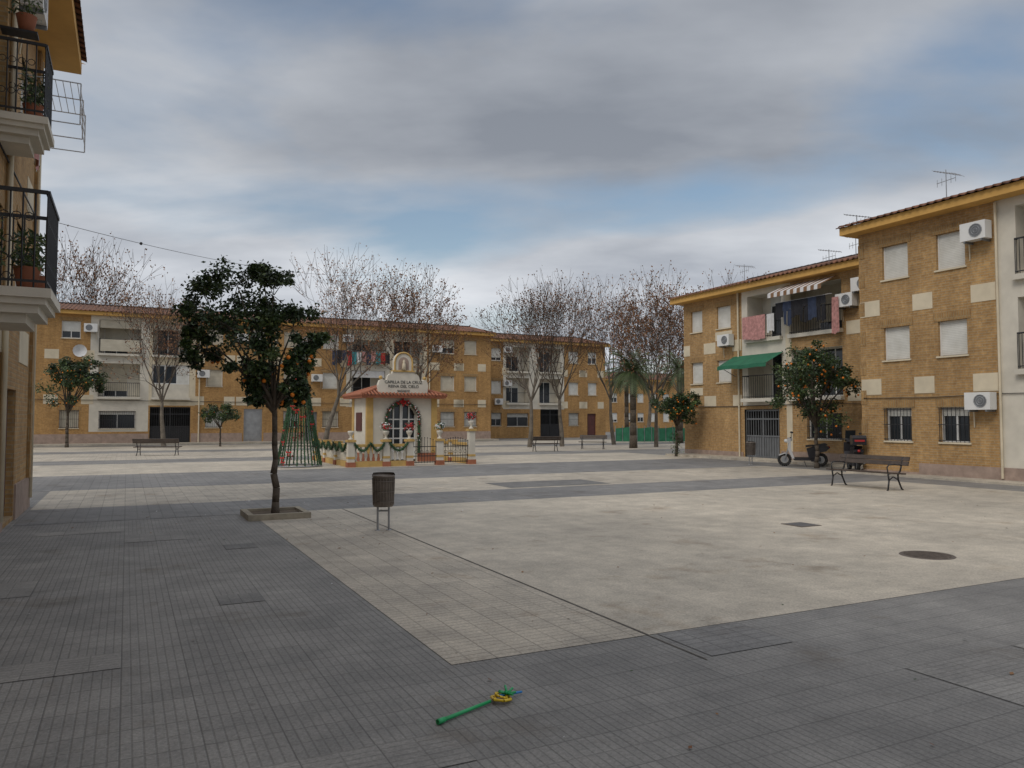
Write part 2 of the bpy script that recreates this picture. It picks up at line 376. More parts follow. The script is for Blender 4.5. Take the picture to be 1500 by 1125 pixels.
    def k_balc(s,o,a,b,c,d,D):
        fr=s.fr; w=s.win
        fr.quad(w,[(a,c,-D),(b,c,-D),(b,d,-D),(a,d,-D)],'white')
        wd=(b-a); x0=a+wd*.12; x1=a+wd*.12+min(1.5,wd*.6)
        fr.box(w,x0,x1,c+.02,c+2.05,-D+.002,-D+.05,'frame')
        mid=(x0+x1)/2
        for q0,q1 in ((x0+.06,mid-.03),(mid+.03,x1-.06)):
            fr.box(w,q0,q1,c+.08,c+2.0,-D+.052,-D+.056,'glass')
        sh=rnd.choice([0,.3,.5,.8])
        if sh: fr.box(w,x0+.03,x1-.03,c+2.05-2*sh,c+2.05,-D+.06,-D+.09,rnd.choice(['shutter','shutterb']))
        pr=o.get('out',.18)
        fr.box(s.det,a-.06,b+.06,c-.14,c+.01,-.02,pr+.06,'white')
        if o.get('closed'):
            fr.box(w,a+.01,b-.01,c+.95,d-.01,-.12,-.09,'frame'); k=3
            for i in range(k):
                q0=a+.08+(b-a-.1)*i/k; fr.box(w,q0,q0+(b-a-.1)/k-.07,c+1.02,d-.1,-.088,-.084,'glass' if rnd.random()<.5 else 'shutter')
            fr.box(w,a+.01,b-.01,c+.012,c+.948,-.12,-.085,'white')
        else:
            railing(s.rail,fr,a+.02,b-.02,c+.01,.98,pr,-.02,'iron',.12,.010)
            if rnd.random()<.5 and not o.get('plain'):
                fr.box(w,a+.05,b-.05,d-.55,d-.02,-.06,-.03,rnd.choice(['shutterb','wh']))
    def parts(s):
        e=empty(s.name,s.fr.p(s.s0,0,0)); bpy.context.view_layer.update()
        for nm,mb in (('walls',s.walls),('windows_and_doors',s.win),('trim',s.det),('roof',s.roof),('railings',s.rail)):
            if mb.f:
                ob=mb.done(nm); ob.parent=e; ob.matrix_parent_inverse=e.matrix_world.inverted()
        return e

# ------------------------------------------------------------------ ground
def sheet(mb,a0,a1,b0,b1,z,mt): mb.face([(a0,b0,z),(a1,b0,z),(a1,b1,z),(a0,b1,z)],mt)
def place(mb,name):
    ob=mb.done(name); ob.rotation_euler=(0,0,G); return ob
g=MB(); sheet(g,-400,400,-400,400,0,'pv_grey'); place(g,'ground')
g=MB()
sheet(g,2.05,3.70,5.05,14.7,.004,'pv_rib'); sheet(g,3.73,19.0,5.05,14.7,.004,'pv_bei')
sheet(g,-1.6,21.0,17.1,21.4,.004,'pv_rib')
sheet(g,-14,23.2,27.0,33.5,.004,'pv_bei'); sheet(g,-14,40,36.5,44,.004,'pv_rib'); sheet(g,-14,45,47,55.5,.004,'pv_bei')
place(g,'beige_pavement')
g=MB(); sheet(g,-1.6,21.2,14.704,17.096,.004,'pv_grey2'); sheet(g,-14,23.2,21.404,26.996,.004,'pv_grey2')
sheet(g,8.6,11.6,17.3,18.9,.008,'pv_dk'); sheet(g,3.8,4.6,4.4,5.04,.004,'pv_grey2'); sheet(g,1.2,1.6,10.8,11.2,.004,'pv_dk')
# relaid tiles of a slightly different batch
rp=random.Random(31)
for a_,b_,w_,h_,mt_ in ((-.8,6.0,.8,.4,'pv_old'),(.4,3.6,1.2,.4,'pv_old'),(-1.2,8.8,.4,.8,'pv_old'),(.8,7.6,.4,.4,'pv_dk'),(6.0,3.2,1.6,.4,'pv_old'),(7.6,4.0,.8,.4,'pv_old'),(4.8,2.8,.8,.8,'pv_old'),(0,12.0,.8,.8,'pv_old'),(-1.2,13.2,1.2,.4,'pv_old'),(10.4,3.6,1.2,.8,'pv_old')):
    sheet(g,a_,a_+w_,b_,b_+h_,.004,mt_)
place(g,'grey_pavement_bands')
g=MB(); sheet(g,3.708,3.722,4.35,14.7,.005,'jnt'); sheet(g,-8,26,56.5,56.56,.004,'jnt'); place(g,'pavement_joint')
g=MB()
g.box((-12,57.4,0),(27.4,58.99,.12),'pv_bei'); g.box((22.9,17.5,0),(24.09,29.6,.10),'pv_bei'); g.box((20.6,6,0),(21.39,17.39,.06),'pv_bei')
place(g,'sidewalk')

# ------------------------------------------------------------------ far apartment building (b=59)
fF=Fr((0,59),(1,0),(0,-1))
B=Bld('apartment_building',fF,-13,27.4,8.75,9,.45,'brickF',.20,.26)
ST=[(1.15,2.35),(4.1,5.3),(7.15,8.3)]
cols=[(-9.6,-8.5),(-4.0,-2.9),(5.0,6.1),(10.4,11.5),(13.3,14.5),(22.9,24.1),(25.0,26.1)]
for c0,c1 in cols:
    for k,(z0,z1) in enumerate(ST): B.open(c0,c1,z0,z1,'win',sh=1 if rnd.random()<.7 else .6,bars=(k==0),mt=rnd.choice(['shutter','shutter','shutterb']),arch=True)
B.open(8.0,9.1,ST[1][0],ST[1][1],'win',sh=1); B.open(8.0,9.1,ST[2][0],ST[2][1],'win',sh=1)
B.open(7.6,8.9,.12,2.5,'door',mt='steel')
for c0,c1,cl in ((-1.8,.75,0),(1.5,3.9,1),(15.5,18.2,0),(18.9,21.3,0)):
    B.open(c0,c1,3.25,5.55,'balc',1.0,closed=(cl==1 and True)); B.open(c0,c1,6.2,8.5,'balc',1.0)
B.open(-1.7,.5,1.1,2.3,'win',sh=.2,bars=True); B.open(1.4,4.0,.12,2.6,'gate',.8,mt='iron')
B.open(15.7,17.9,1.1,2.3,'win',sh=.4,bars=True); B.open(19.0,21.2,.12,2.6,'gate',.8,mt='iron'); B.open(12.0,12.9,.12,2.3,'door')
for c0,c1 in cols+[(8.0,9.1)]:
    for zz in (5.75,2.75):
        B.cream(c0-.95,c0-.12,zz,zz+.62); B.cream(c1+.12,c1+.85,zz,zz+.62)
B.fr.box(B.det,-13,1.35,0,.75,-.02,.03,'plinth'); B.fr.box(B.det,4.05,7.5,0,.75,-.02,.03,'plinth'); B.fr.box(B.det,9,11.9,0,.75,-.02,.03,'plinth')
B.fr.box(B.det,13,18.9,0,.75,-.02,.03,'plinth'); B.fr.box(B.det,21.3,27.4,0,.75,-.02,.03,'plinth')
zones=[(-2.3,1.3,.9,8.75,'white'),(1.3,4.3,2.7,8.75,'cream'),(15.1,18.55,2.7,8.75,'white'),(18.55,21.7,2.7,8.75,'cream')]
B.finish(zones)
for s_,z_ in ((-2.7,7.6),(14.75,7.7),(12.4,4.6),(-2.6,4.3),(22.1,7.2),(4.4,4.7),(7.0,7.4)): ac(B.det,fF,s_,z_,0,.8,.55)
for i,mt in enumerate(['blue','blk','blue','red','teal','wh','pink','blue','pink','teal','red','blk']):
    cloth(B.win,fF,13.9+i*.38,.36,6.98+.06*math.sin(i),.75+.4*rnd.random(),.42,mt)
B.rail.tube(fF.p(13.7,7.0,.42),fF.p(18.6,7.0,.42),.01,.01,'wh',4)
B.fr.box(B.win,-1.7,.7,6.35,7.15,.26,.28,'shutterb') ; 
for dsh in ((-2.9,6.3),(11.9,7.5)):
    B.det.lathe((0,0,0),[(.001,.0),(.25,.06),(.42,.16)],'wh',14,T=lambda p,d=dsh:fF.p(d[0]+p.x,d[1]+p.y,.25+p.z*.9))
B.rail.path([fF.p(x,3.02+.05*math.sin(x*2),.05) for x in range(-12,28,3)],.02,'iron',4)
for x in (-6.2,4.55,9.8,21.9): B.rail.tube(fF.p(x,8.7,.08),fF.p(x,.1,.08),.05,.05,'cream',6)
B.parts()

fF2=Fr((0,64),(1,0),(0,-1))
B=Bld('apartment_building',fF2,27.5,42.2,8.9,9,.45,'brickF',.20,.26)
for c0,c1 in ((29.8,30.8),(38.0,39.1),(40.2,41.2)):
    for k,(z0,z1) in enumerate(ST):
        if c0>40 and k==0: continue
        B.open(c0,c1,z0,z1,'win',bars=(k==0),arch=True)
        if k: B.cream(c0-.9,c0-.1,z0-1.3,z0-.65); B.cream(c1+.1,c1+.8,z0-1.3,z0-.65)
B.open(40.1,41.1,.1,2.3,'door',mt='maroon')
for c0,c1 in ((31.3,33.7),(34.8,37.1)):
    B.open(c0,c1,3.25,5.6,'balc',1.0,plain=True); B.open(c0,c1,6.2,8.5,'balc',1.0,plain=True)
B.open(34.9,37.1,.1,2.7,'gate',.8,mt='iron'); B.open(31.4,33.6,1.1,2.3,'win',sh=.3,bars=True)
B.finish([(31.0,37.5,2.7,8.9,'white')])
for s_,z_ in ((30.95,7.9),(30.9,4.8),(30.0,3.1)): ac(B.det,fF2,s_,z_)
B.parts()
fD=Fr((0,92),(1,0),(0,-1))
B=Bld('apartment_building',fD,56,100,7.3,9,.45,'brickF',.24,.4)
for i in range(18):
    for z0 in (1.2,4.0): B.open(57+i*2.3,58.1+i*2.3,z0+.2,z0+1.5,'win')
B.finish(); B.parts()

# ------------------------------------------------------------------ right, mid building (a=24.1)
f2=Fr((24.1,0),(0,1),(-1,0))
B=Bld('apartment_building',f2,14.5,29.65,7.3,9,.55,'brick',.26,.24,end0=0,end1=.35)
for (c0,c1) in ((28.3,29.1),(26.4,27.3)):
    B.open(c0,c1,5.85,6.85,'win',sh=1,arch=True); B.open(c0,c1,3.4,4.4,'win',sh=1,arch=True)
B.open(23.4,25.35,5.15,7.05,'balc',.9,plain=True,out=.12); B.open(20.4,22.9,5.15,7.05,'balc',.9,plain=True,out=.12)
B.open(23.4,25.35,2.6,4.5,'balc',.9,plain=True,out=.35); B.open(20.4,22.9,2.6,4.5,'balc',.9,plain=True,out=.12)
B.open(23.6,25.6,.08,2.15,'gate',.7,mt='grey'); B.open(20.5,22.1,.95,1.95,'win',sh=0,bars=True); B.open(18.4,19.4,.95,1.95,'win',bars=True)
B.open(18.3,19.3,3.4,4.4,'win'); B.open(18.3,19.3,5.85,6.85,'win')
for zz in (4.75,2.3):
    for q in ((29.2,29.65),(27.4,28.2),(25.75,26.3)): B.cream(q[0],q[1],zz,zz+.5)
B.cream(28.3,29.2,2.85,3.2); B.cream(26.3,27.4,5.3,5.7); B.cream(19.5,20.2,4.9,5.4); B.cream(19.5,20.2,2.4,2.9)
B.fr.box(B.det,14.5,23.5,0,.42,-.02,.03,'plinth'); B.fr.box(B.det,25.7,29.65,0,.3,-.02,.025,'plinth')
zones=[(23.0,25.7,2.3,7.3,'white'),(22.9,23.2,0,7.3,'cream'),(20.1,22.9,4.5,5.15,'brick')]
B.finish(zones)
cloth(B.win,f2,24.0,1.35,6.12,1.0,.3,'pink'); cloth(B.win,f2,23.5,.4,6.1,.75,.31,'wh')
for i,(mt,w_,h_) in enumerate([('blk',.42,1.0),('blue',.42,1.05),('blk',.44,.95),('blk',.42,.8),('blue',.42,1.0),('blk',.40,.8)]):
    if i%2==0: trousers(B.win,f2,20.6+i*.42,w_,6.42,h_,.62,mt)
    else: cloth(B.win,f2,20.6+i*.42,w_,6.42,h_*.8,.62,mt,.06)
cloth(B.win,f2,20.15,.3,6.3,1.35,.45,'pink')
B.rail.tube(f2.p(20.3,6.43,.62),f2.p(23.2,6.43,.62),.01,.01,'wh',4)
k=16
for i in range(k):
    s0=20.5+i*2.7/k; s1=s0+2.7/k
    f2.quad(B.win,[(s0,6.80,.95),(s1,6.80,.95),(s1,7.2,.02),(s0,7.2,.02)],'wh' if i%2 else 'brown')
    f2.quad(B.win,[(s0,6.62,.96),(s1,6.62,.96),(s1,6.80,.95),(s0,6.80,.95)],'wh' if i%2 else 'brown')
for i in range(6):
    s0=23.3+i*.48; s1=s0+.48; d0=.02*math.sin(i*1.7); d1=.02*math.sin((i+1)*1.7)
    f2.quad(B.win,[(s0,4.02+d0,1.0),(s1,4.02+d1,1.0),(s1,4.5,.03),(s0,4.5,.03)],'green')
    f2.quad(B.win,[(s0,3.86+d0,1.01),(s1,3.86+d1,1.01),(s1,4.02+d1,1.0),(s0,4.02+d0,1.0)],'green')
for S_ in (23.35,26.1): B.rail.tube(f2.p(S_,4.03,.98),f2.p(S_,3.6,.02),.015,.015,'grey',5)
for s_,z_ in ((26.1,5.0),(18.9,6.4),(19.6,5.9)): ac(B.det,f2,s_,z_,0,.75,.5)
B.rail.tube(f2.p(25.85,7.3,.08),f2.p(25.85,.1,.08),.04,.04,'cream',6)
B.rail.path([f2.p(29.4,2.32,.04),f2.p(26,2.3,.04),f2.p(22,2.33,.04),f2.p(17.5,2.3,.04)],.015,'iron',4)
def antenna(mb,p,h,kind=0):
    p=Vector(p); mb.tube(p,p+Vector((0,0,h)),.018,.014,'steel',5)
    top=p+Vector((0,0,h*.93)); d=Vector((.9,.3,0)).normalized(); q=Vector((-.3,.9,0)).normalized()
    mb.tube(top-d*.5,top+d*.6,.012,.012,'steel',4)
    for i in range(9):
        c=top+d*(-.45+i*.125); l=.22+.02*i if kind==0 else .16; mb.tube(c-q*l*.5-Vector((0,0,l*.3)),c+q*l*.5+Vector((0,0,l*.3)),.007,.007,'steel',4)
    mb.tube(top+Vector((0,0,-.25))-q*.35,top+Vector((0,0,-.25))+q*.35,.01,.01,'steel',4)
    for i in range(5): 
        c=top+Vector((0,0,-.25))+q*(-.35+i*.17); mb.tube(c-Vector((0,0,.12)),c+Vector((0,0,.12)),.007,.007,'steel',4)
antenna(B.rail,W(27.6,29.2,8.2),1.3); antenna(B.rail,f2.p(21.2,7.6,-.3),.75,1); antenna(B.rail,f2.p(20.2,7.6,-.6),1.1,1)
B.parts()

# ------------------------------------------------------------------ right, near building (a=21.4)
f1=Fr((21.4,0),(0,1),(-1,0))
B=Bld('apartment_building',f1,4,17.4,7.75,9,.5,'brick',.26,.24,end0=.3,end1=.32)
rows=[(1.05,2.07),(3.57,4.6),(6.12,7.18)]
for (c0,c1) in ((15.63,16.53),(13.82,14.70)):
    for k,(z0,z1) in enumerate(rows): B.open(c0,c1,z0,z1,'win',sh=1 if k else .25,bars=(k==0),arch=True,sill='cream')
B.open(10.2,12.4,5.6,7.5,'balc',.9,plain=True,out=.1); B.open(10.2,12.4,3.05,5.0,'balc',.9,plain=True,out=.1); B.open(10.9,12.0,1.05,2.07,'win',bars=True)
for (c0,c1) in ((8,8.9),(6,6.9)):
    for k,(z0,z1) in enumerate(rows): B.open(c0,c1,z0,z1,'win',sh=1,arch=True)
for zz in (5.02,2.5):
    for q in ((16.65,17.38),(14.85,15.5),(12.98,13.68)): B.cream(q[0],q[1],zz,zz+.5)
for i in range(8): f1.box(B.det,17.2,17.412,.3+i*.95,.75+i*.95,-.2,.014,'soldier')
f1.box(B.det,13.0,17.42,0,.12,-.02,.03,'plinth'); f1.box(B.det,4,15.4,0.12,.40,-.02,.032,'plinth'); f1.box(B.det,4,12.99,0,.119,-.02,.03,'plinth')
B.finish([(9.4,12.95,0,7.75,'white')])
ac(B.det,f1,12.98,6.72,0,.72,.5); ac(B.det,f1,12.98,1.98,0,.72,.48)
B.rail.path([f1.p(17.3,2.4,.03),f1.p(15,2.36,.03),f1.p(13,2.42,.03),f1.p(11,2.4,.03)],.012,'iron',4)
B.rail.tube(f1.p(12.9,7.7,.06),f1.p(12.9,.1,.06),.035,.035,'cream',6)
antenna(B.rail,f1.p(15.4,8.1,-1.6),1.5); antenna(B.rail,f1.p(17.2,8.0,.3),.35,1)
B.parts()

# ------------------------------------------------------------------ left near building (a=-1.7)
fL=Fr((-1.7,0),(0,1),(1,0))
B=Bld('apartment_building',fL,-6,17.75,8.9,9,.7,'brick',.26,.24,end0=.3,end1=.4)
B.open(8.3,9.3,.9,2.2,'win',sh=.5,bars=True); B.open(11.6,12.7,.9,2.2,'win',sh=.6,bars=True); B.open(14.2,15.5,.08,2.2,'door',mt='maroon')
B.open(9.5,10.6,3.08,5.2,'win',sh=.4,d=.2); B.open(12.2,13.3,3.6,4.8,'win',sh=.7,arch=True); B.open(15.0,16.0,3.8,5.0,'win',sh=1,arch=True)
B.open(12.5,13.3,5.96,8.1,'win',sh=.4,d=.2); B.open(15.0,16.1,6.5,7.8,'win',sh=.8,arch=True); B.open(9.4,10.6,6.4,7.7,'win',sh=1)
B.cream(10.8,12.0,5.3,5.8); B.cream(12.9,14.0,2.7,3.3); B.cream(16.2,17.2,5.5,6.1); B.cream(15.7,17.0,2.7,3.3)
fL.box(B.det,-6,14.1,0,.6,-.02,.03,'plinth'); fL.box(B.det,15.6,17.8,0,.6,-.02,.03,'plinth')
for S_ in (11.1,13.6,17.3): fL.box(B.det,S_,S_+.28,.6,8.9,-.02,.06,'soldier')
B.finish([])
def balc(s0,s1,z,out):
    for i,(e,h0,h1) in enumerate(((0,.0,.10),(-.05,-.07,0),(-.12,-.16,-.07),(-.24,-.26,-.16))):
        fL.box(B.det,s0-e*.8,s1+e*.8,z-.10+h0,z-.10+h1,-.02,out+e,'white')
    railing(B.rail,fL,s0+.03,s1-.03,z,1.05,out-.05,-.0,'iron',.11,.009,True)
balc(9.45,10.75,3.09,.95); balc(12.45,13.5,5.95,.62)
r2=random.Random(3)
for (S_,z_,n_,sc) in ((10.3,3.1,.72,1.0),(9.75,3.1,.7,.8),(9.7,3.1,.3,1.1),(12.8,5.96,.4,1),(13.2,5.96,.4,.9),(12.7,7.2,.3,1.2)):
    B.det.lathe((0,0,0),[(.001,0),(.09,0),(.13,.22),(.14,.24)],'terra',10,T=lambda p:fL.p(S_+p.x,z_+p.z,n_+p.y))
    if z_>7: fL.box(B.rail,S_-.12,S_+.12,z_-.03,z_,0,.45,'iron')
    for i in range(190):
        a=r2.random()*6.28; rr=.22*sc*math.sqrt(r2.random()); h=.22+.5*sc*r2.random()
        c=fL.p(S_+rr*math.cos(a),z_+h,n_+rr*math.sin(a)*.8); d=Vector((r2.uniform(-1,1),r2.uniform(-1,1),r2.uniform(-.3,1))).normalized()*.055
        q=d.orthogonal().normalized()*.014
        B.det.face([c-d,c+q,c+d,c-q],r2.choice(['l1','l2','l3']))
for i in range(9):
    n_=.1+i*.10; B.rail.tube(fL.p(13.6,6.95,n_),fL.p(15.0,6.95,n_),.006,.006,'wh',4); 
for S_ in (13.6,14.3,15.0):
    B.rail.tube(fL.p(S_,6.95,0),fL.p(S_,6.95,.95),.01,.01,'wh',4); B.rail.tube(fL.p(S_,6.3,0),fL.p(S_,6.3,.95),.01,.01,'wh',4); B.rail.tube(fL.p(S_,6.3,.95),fL.p(S_,6.95,.95),.01,.01,'wh',4)
for zz in (6.4,6.55,6.7,6.85): B.rail.tube(fL.p(13.6,zz,.95),fL.p(15.0,zz,.95),.006,.006,'wh',4)
cloth(B.win,fL,13.7,.5,6.4,.7,.35,'pink'); cloth(B.win,fL,14.3,.4,6.4,.6,.3,'wh')
ac(B.det,fL,13.7,8.1,0,.8,.55); ac(B.det,fL,11.0,7.5,0,.8,.55)
B.rail.path([fL.p(17.6,8.8,.05),fL.p(17.6,.2,.05)],.035,'cream',6)
B.rail.path([fL.p(13.5,8.8,.07),fL.p(13.5,.2,.07)],.04,'cream',6)
B.rail.path([fL.p(9,5.6,.05),fL.p(12,5.5,.05),fL.p(17.6,5.6,.05)],.015,'iron',4)
B.parts()

# ------------------------------------------------------------------ trees
def leafy(name,base,trunk_h,trunk_r,lobes,per,ls,fruits,seed,lean=(0,0),bark='bark',sub=7,shoots=0,lowfruit=False):
    r=random.Random(seed); base=Vector(base); mb=MB()
    top=base+Vector((lean[0],lean[1],trunk_h))
    pts=[base+Vector((0,0,-.03))]; rad=[trunk_r*1.35]
    for i in range(1,9):
        t=i/8; pts.append(base.lerp(top,t)+Vector((r.uniform(-.025,.025),r.uniform(-.025,.025),0))); rad.append(trunk_r*(1.05-.35*t)*r.uniform(.93,1.07))
    mb.path(pts,rad,bark,10); top=pts[-1]
    fr_=[]
    def inside(c,rr,rz,lo=.15):
        while True:
            p=Vector((r.uniform(-1,1),r.uniform(-1,1),r.uniform(-1,1)))
            if lo<p.length<1: return c+Vector((p.x*rr,p.y*rr,p.z*rz)),p
    for (dx,dy,z,rr,rz) in lobes:
        c=base+Vector((dx,dy,z))
        mid=top.lerp(c,.5)+Vector((r.uniform(-.1,.1),r.uniform(-.1,.1),r.uniform(0,.15)))
        mb.path([top-Vector((0,0,.1*trunk_h*r.random())),mid,c],[trunk_r*.55,trunk_r*.35,trunk_r*.15],bark,6)
        for k in range(sub):
            sc,_=inside(c,rr*.98,rz*.98,.35); sr=rr*r.uniform(.20,.42)
            mb.tube(c.lerp(sc,.05),sc,trunk_r*.14,trunk_r*.06,bark,4)
            tone=r.random()
            for i in range(per):
                p,dv=inside(sc,sr,sr*.85,.2)
                if r.random()<.16: p=sc+(p-sc)*1.6
                d=(dv*.6+Vector((r.uniform(-1,1),r.uniform(-1,1),r.uniform(-.9,.5)))).normalized()*ls*r.uniform(.7,1.2)*.5
                q=(d.orthogonal().normalized()); q.rotate(Matrix.Rotation(r.random()*6.28,3,d.normalized())); q*=ls*.24
                x=r.random()*.7+tone*.5
                mb.face([p-d,p+q,p+d,p-q],'l1' if x<.52 else ('l2' if x<.92 else 'l3'))
            if (not lowfruit) or sc.z<2.9: fr_.append((sc,sr))
    for i in range(fruits):
        sc,sr=r.choice(fr_); p=Vector((r.uniform(-1,1),r.uniform(-1,.3),r.uniform(-1,.4))).normalized()*sr*1.08
        mb.ball(sc+p,.038,'orange',7,5)
    for i in range(shoots):
        p=base+Vector((r.gauss(0,.12),r.gauss(0,.12),r.uniform(.05,1.1))); d=Vector((r.uniform(-1,1),r.uniform(-1,1),r.uniform(-.2,1))).normalized()*.05; q=d.orthogonal().normalized()*.02
        mb.face([p-d,p+q,p+d,p-q],r.choice(['l1','l2','l3']))
    return mb.done(name,None,base)
lobes=[(-.73,0,4.1,.55,.42),(-1.25,.1,3.72,.58,.45),(-.05,-.1,3.9,.62,.5),(-.8,-.3,3.35,.75,.5),(-.6,.5,3.5,.8,.5),(.25,.1,3.35,.6,.45),(.05,-.2,2.75,.5,.42),(.5,.1,2.75,.33,.35),
       (-.55,0,2.6,.5,.3),(-1.25,0,2.95,.42,.3),(.45,-.1,2.25,.36,.25),(-.45,-.1,2.1,.33,.2),(.1,.3,2.2,.3,.22),(-.35,.2,4.35,.4,.22),(-1.6,0,3.4,.25,.25),(.55,0,3.1,.3,.3)]
leafy('orange_tree',(-4.18,13.7,0),2.0,.06,lobes,170,.088,26,5,lean=(-.03,0),sub=8,lowfruit=True)
def crown(R_,z0,z1,n,seed):
    r=random.Random(seed); out=[]; zc=(z0+z1)/2; H=(z1-z0)/2
    for i in range(n):
        while True:
            p=Vector((r.uniform(-1,1),r.uniform(-1,1),r.uniform(-1,1)))
            if .3<p.length<1: break
        out.append((p.x*R_*.76,p.y*R_*.72,zc+p.z*H*.78,R_*r.uniform(.34,.5),H*r.uniform(.34,.48)))
    return out
leafy('orange_tree',(10.75,27.3,0),1.6,.075,crown(1.75,1.45,4.85,17,2),100,.115,120,8)
leafy('orange_tree',(7.65,36,0),1.5,.07,crown(1.35,1.35,3.5,11,4),75,.13,80,9,shoots=260)
leafy('orange_tree',(-27.4,47.6,0),2.2,.10,crown(2.15,2.3,6.0,13,6),75,.17,80,10)
leafy('orange_tree',(-18.6,49.3,0),1.2,.06,crown(1.5,1.0,2.9,8,7),45,.16,8,11)

def plane_mesh(seed,leafn):
    r=random.Random(seed); mb=MB(); tips=[]
    def br(p,d,L,rad,lev):
        n=3 if lev<2 else 2; q=p.copy(); dd=d.copy(); r0=rad
        for i in range(n):
            dd=(dd+Vector((r.uniform(-.16,.16),r.uniform(-.16,.16),r.uniform(-.02,.14)))).normalized()
            e=q+dd*(L/n); r1=rad*(1-.42*(i+1)/n)
            mb.tube(q,e,r0,r1,'plane' if lev<2 else 'twig',7 if lev<2 else (4 if lev<3 else 3)); q=e; r0=r1
            if lev>=1 and lev<4 and i<n-1 and r.random()<.85: child(q,dd,L*.62,r1*.6,lev+1)
        if lev<5:
            k=(5 if lev==0 else (3 if lev<4 else 2))
            a0=r.random()*6.28
            for i in range(k):
                a=a0+i*2*pi/k+r.uniform(-.4,.4); sp=r.uniform(.35,.65) if lev==0 else r.uniform(.25,.6)
                u=dd.orthogonal().normalized(); w=dd.cross(u)
                nd=(dd+ (u*math.cos(a)+w*math.sin(a))*sp*1.15 +Vector((0,0,.12))).normalized()
                br(q,nd,L*(r.uniform(.62,.85) if lev else r.uniform(.85,1.05)),max(.013,r0*(.62 if lev==0 else .68)),lev+1)
        else: tips.append(q)
        if lev>=4: tips.append(q)
    def child(q,dd,L,rad,lev):
        u=dd.orthogonal().normalized(); u.rotate(Matrix.Rotation(r.random()*6.28,3,dd)); br(q,(dd*.7+u*.75+Vector((0,0,.1))).normalized(),L,max(.013,rad),lev)
    br(Vector((0,0,-.05)),Vector((0,0,1)),3.3,.22,0)
    zmax=max(v[2] for v in mb.v); 
    for i in range(leafn):
        t=r.choice(tips)
        if t.z>zmax*.86 and r.random()<.6: continue
        p=t+Vector((r.gauss(0,.14),r.gauss(0,.14),r.gauss(-.05,.14))); d=Vector((r.uniform(-1,1),r.uniform(-1,1),r.uniform(-1,.2))).normalized()*.085; q=d.orthogonal().normalized()*.06
        mb.face([p-d,p+q,p+d*.7,p-q],'dry' if r.random()<.7 else 'dry2')
    return mb,zmax
pm=[]
for sd,ln in ((21,2300),(22,3800),(23,2000)):
    mb,zm=plane_mesh(sd,ln); ob=mb.done('plane_tree'); pm.append((ob.data,zm)); bpy.data.objects.remove(ob)
def ptree(x,y,H,k,rot,wx=1):
    me,zm=pm[k]; o=bpy.data.objects.new('plane_tree',me); COL.objects.link(o); s=H/zm; o.location=(x,y,0); o.scale=(s*wx,s*wx,s); o.rotation_euler=(0,0,rot)
ptree(-21.7,48.2,11.0,0,.3,.85); ptree(-12.0,49.5,13.2,1,1.2,.85); ptree(-5.9,50,12.2,1,2.6,.85); ptree(1.1,48.2,11.2,0,4.0,.85); ptree(3.2,49.5,11.5,2,.9,.8)
ptree(7.0,53,11.8,2,2.2,.75); ptree(9.0,48.3,11.2,1,5.2,.75); ptree(-38.5,68,18.8,2,.2,.8); ptree(16.5,55,12.8,0,1.9,.8); ptree(13.5,62,12,0,3.3,.8)
ptree(11.5,66,12.5,2,5.0,.9)

def palm(x,y,h,R_,seed):
    r=random.Random(seed); mb=MB(); base=Vector((x,y,0))
    pts=[base+Vector((0,0,h*i/6)) for i in range(7)]; mb.path(pts,[.26,.21,.19,.19,.19,.2,.24],'bark',9)
    for i in range(42):
        a=r.random()*6.28; el=r.uniform(-.6,1.25); p=base+Vector((0,0,h)); d=Vector((math.cos(a)*math.cos(el),math.sin(a)*math.cos(el),math.sin(el)))
        L=R_*r.uniform(.8,1.1); seg=9
        for k in range(seg):
            q=p+d*(L/seg); mb.tube(p,q,.022,.018,'palm',3)
            side=d.cross(Vector((0,0,1))).normalized()
            for sgn in (-1,1):
                for hh in (0,.5):
                    c=p.lerp(q,hh); tip=c+side*sgn*(.42*math.sin(pi*(k+.8+hh)/(seg+1.2))+.05)+d*.16-Vector((0,0,.10)); w=d*.035
                    mb.face([c-w,c+w,tip],'palm')
            p=q; d=(d+Vector((0,0,-.17))).normalized()
    mb.done('palm_tree',None,base)
palm(7.3,46.5,4.6,2.1,1); palm(12.4,57,5.4,2.4,2); palm(10.4,70,5.8,2.3,3)
mb=MB()
for i in range(14):
    x0=7.9+i*.55; x1=x0+.55; y0=59+.1*math.sin(i); y1=59+.1*math.sin(i+1)
    mb.face([(x0,y0,.05),(x1,y1,.05),(x1,y1,1.1+.06*math.sin(i*2)),(x0,y0,1.1+.06*math.sin(i*2-2))],'net'); mb.tube((x0,y0-.03,0),(x0,y0-.03,1.25),.025,.025,'steel',5)
mb.done('green_netting_fence',None,(7.9,59,0))

mb=MB(); c=Vector((-4.18,13.7)); 
fP=Fr((0,0),(1,0),(0,1))
cx=c.x*CA+c.y*SA; cy=-c.x*SA+c.y*CA
def abbox(mb,a0,a1,b0,b1,z0,z1,mt): fP.box(mb,a0,a1,z0,z1,b0,b1,mt)
h=.52
abbox(mb,cx-h,cx+h,cy-h,cy-h+.1,0,.10,'curb'); abbox(mb,cx-h,cx+h,cy+h-.1,cy+h,0,.10,'curb')
abbox(mb,cx-h,cx-h+.1,cy-h+.1,cy+h-.1,0,.099,'curb'); abbox(mb,cx+h-.1,cx+h,cy-h+.1,cy+h-.1,0,.099,'curb'); abbox(mb,cx-h+.1,cx+h-.1,cy-h+.1,cy+h-.1,0.0,.06,'soil')
mb.done('tree_planter',None,(-4.18,13.7,0))

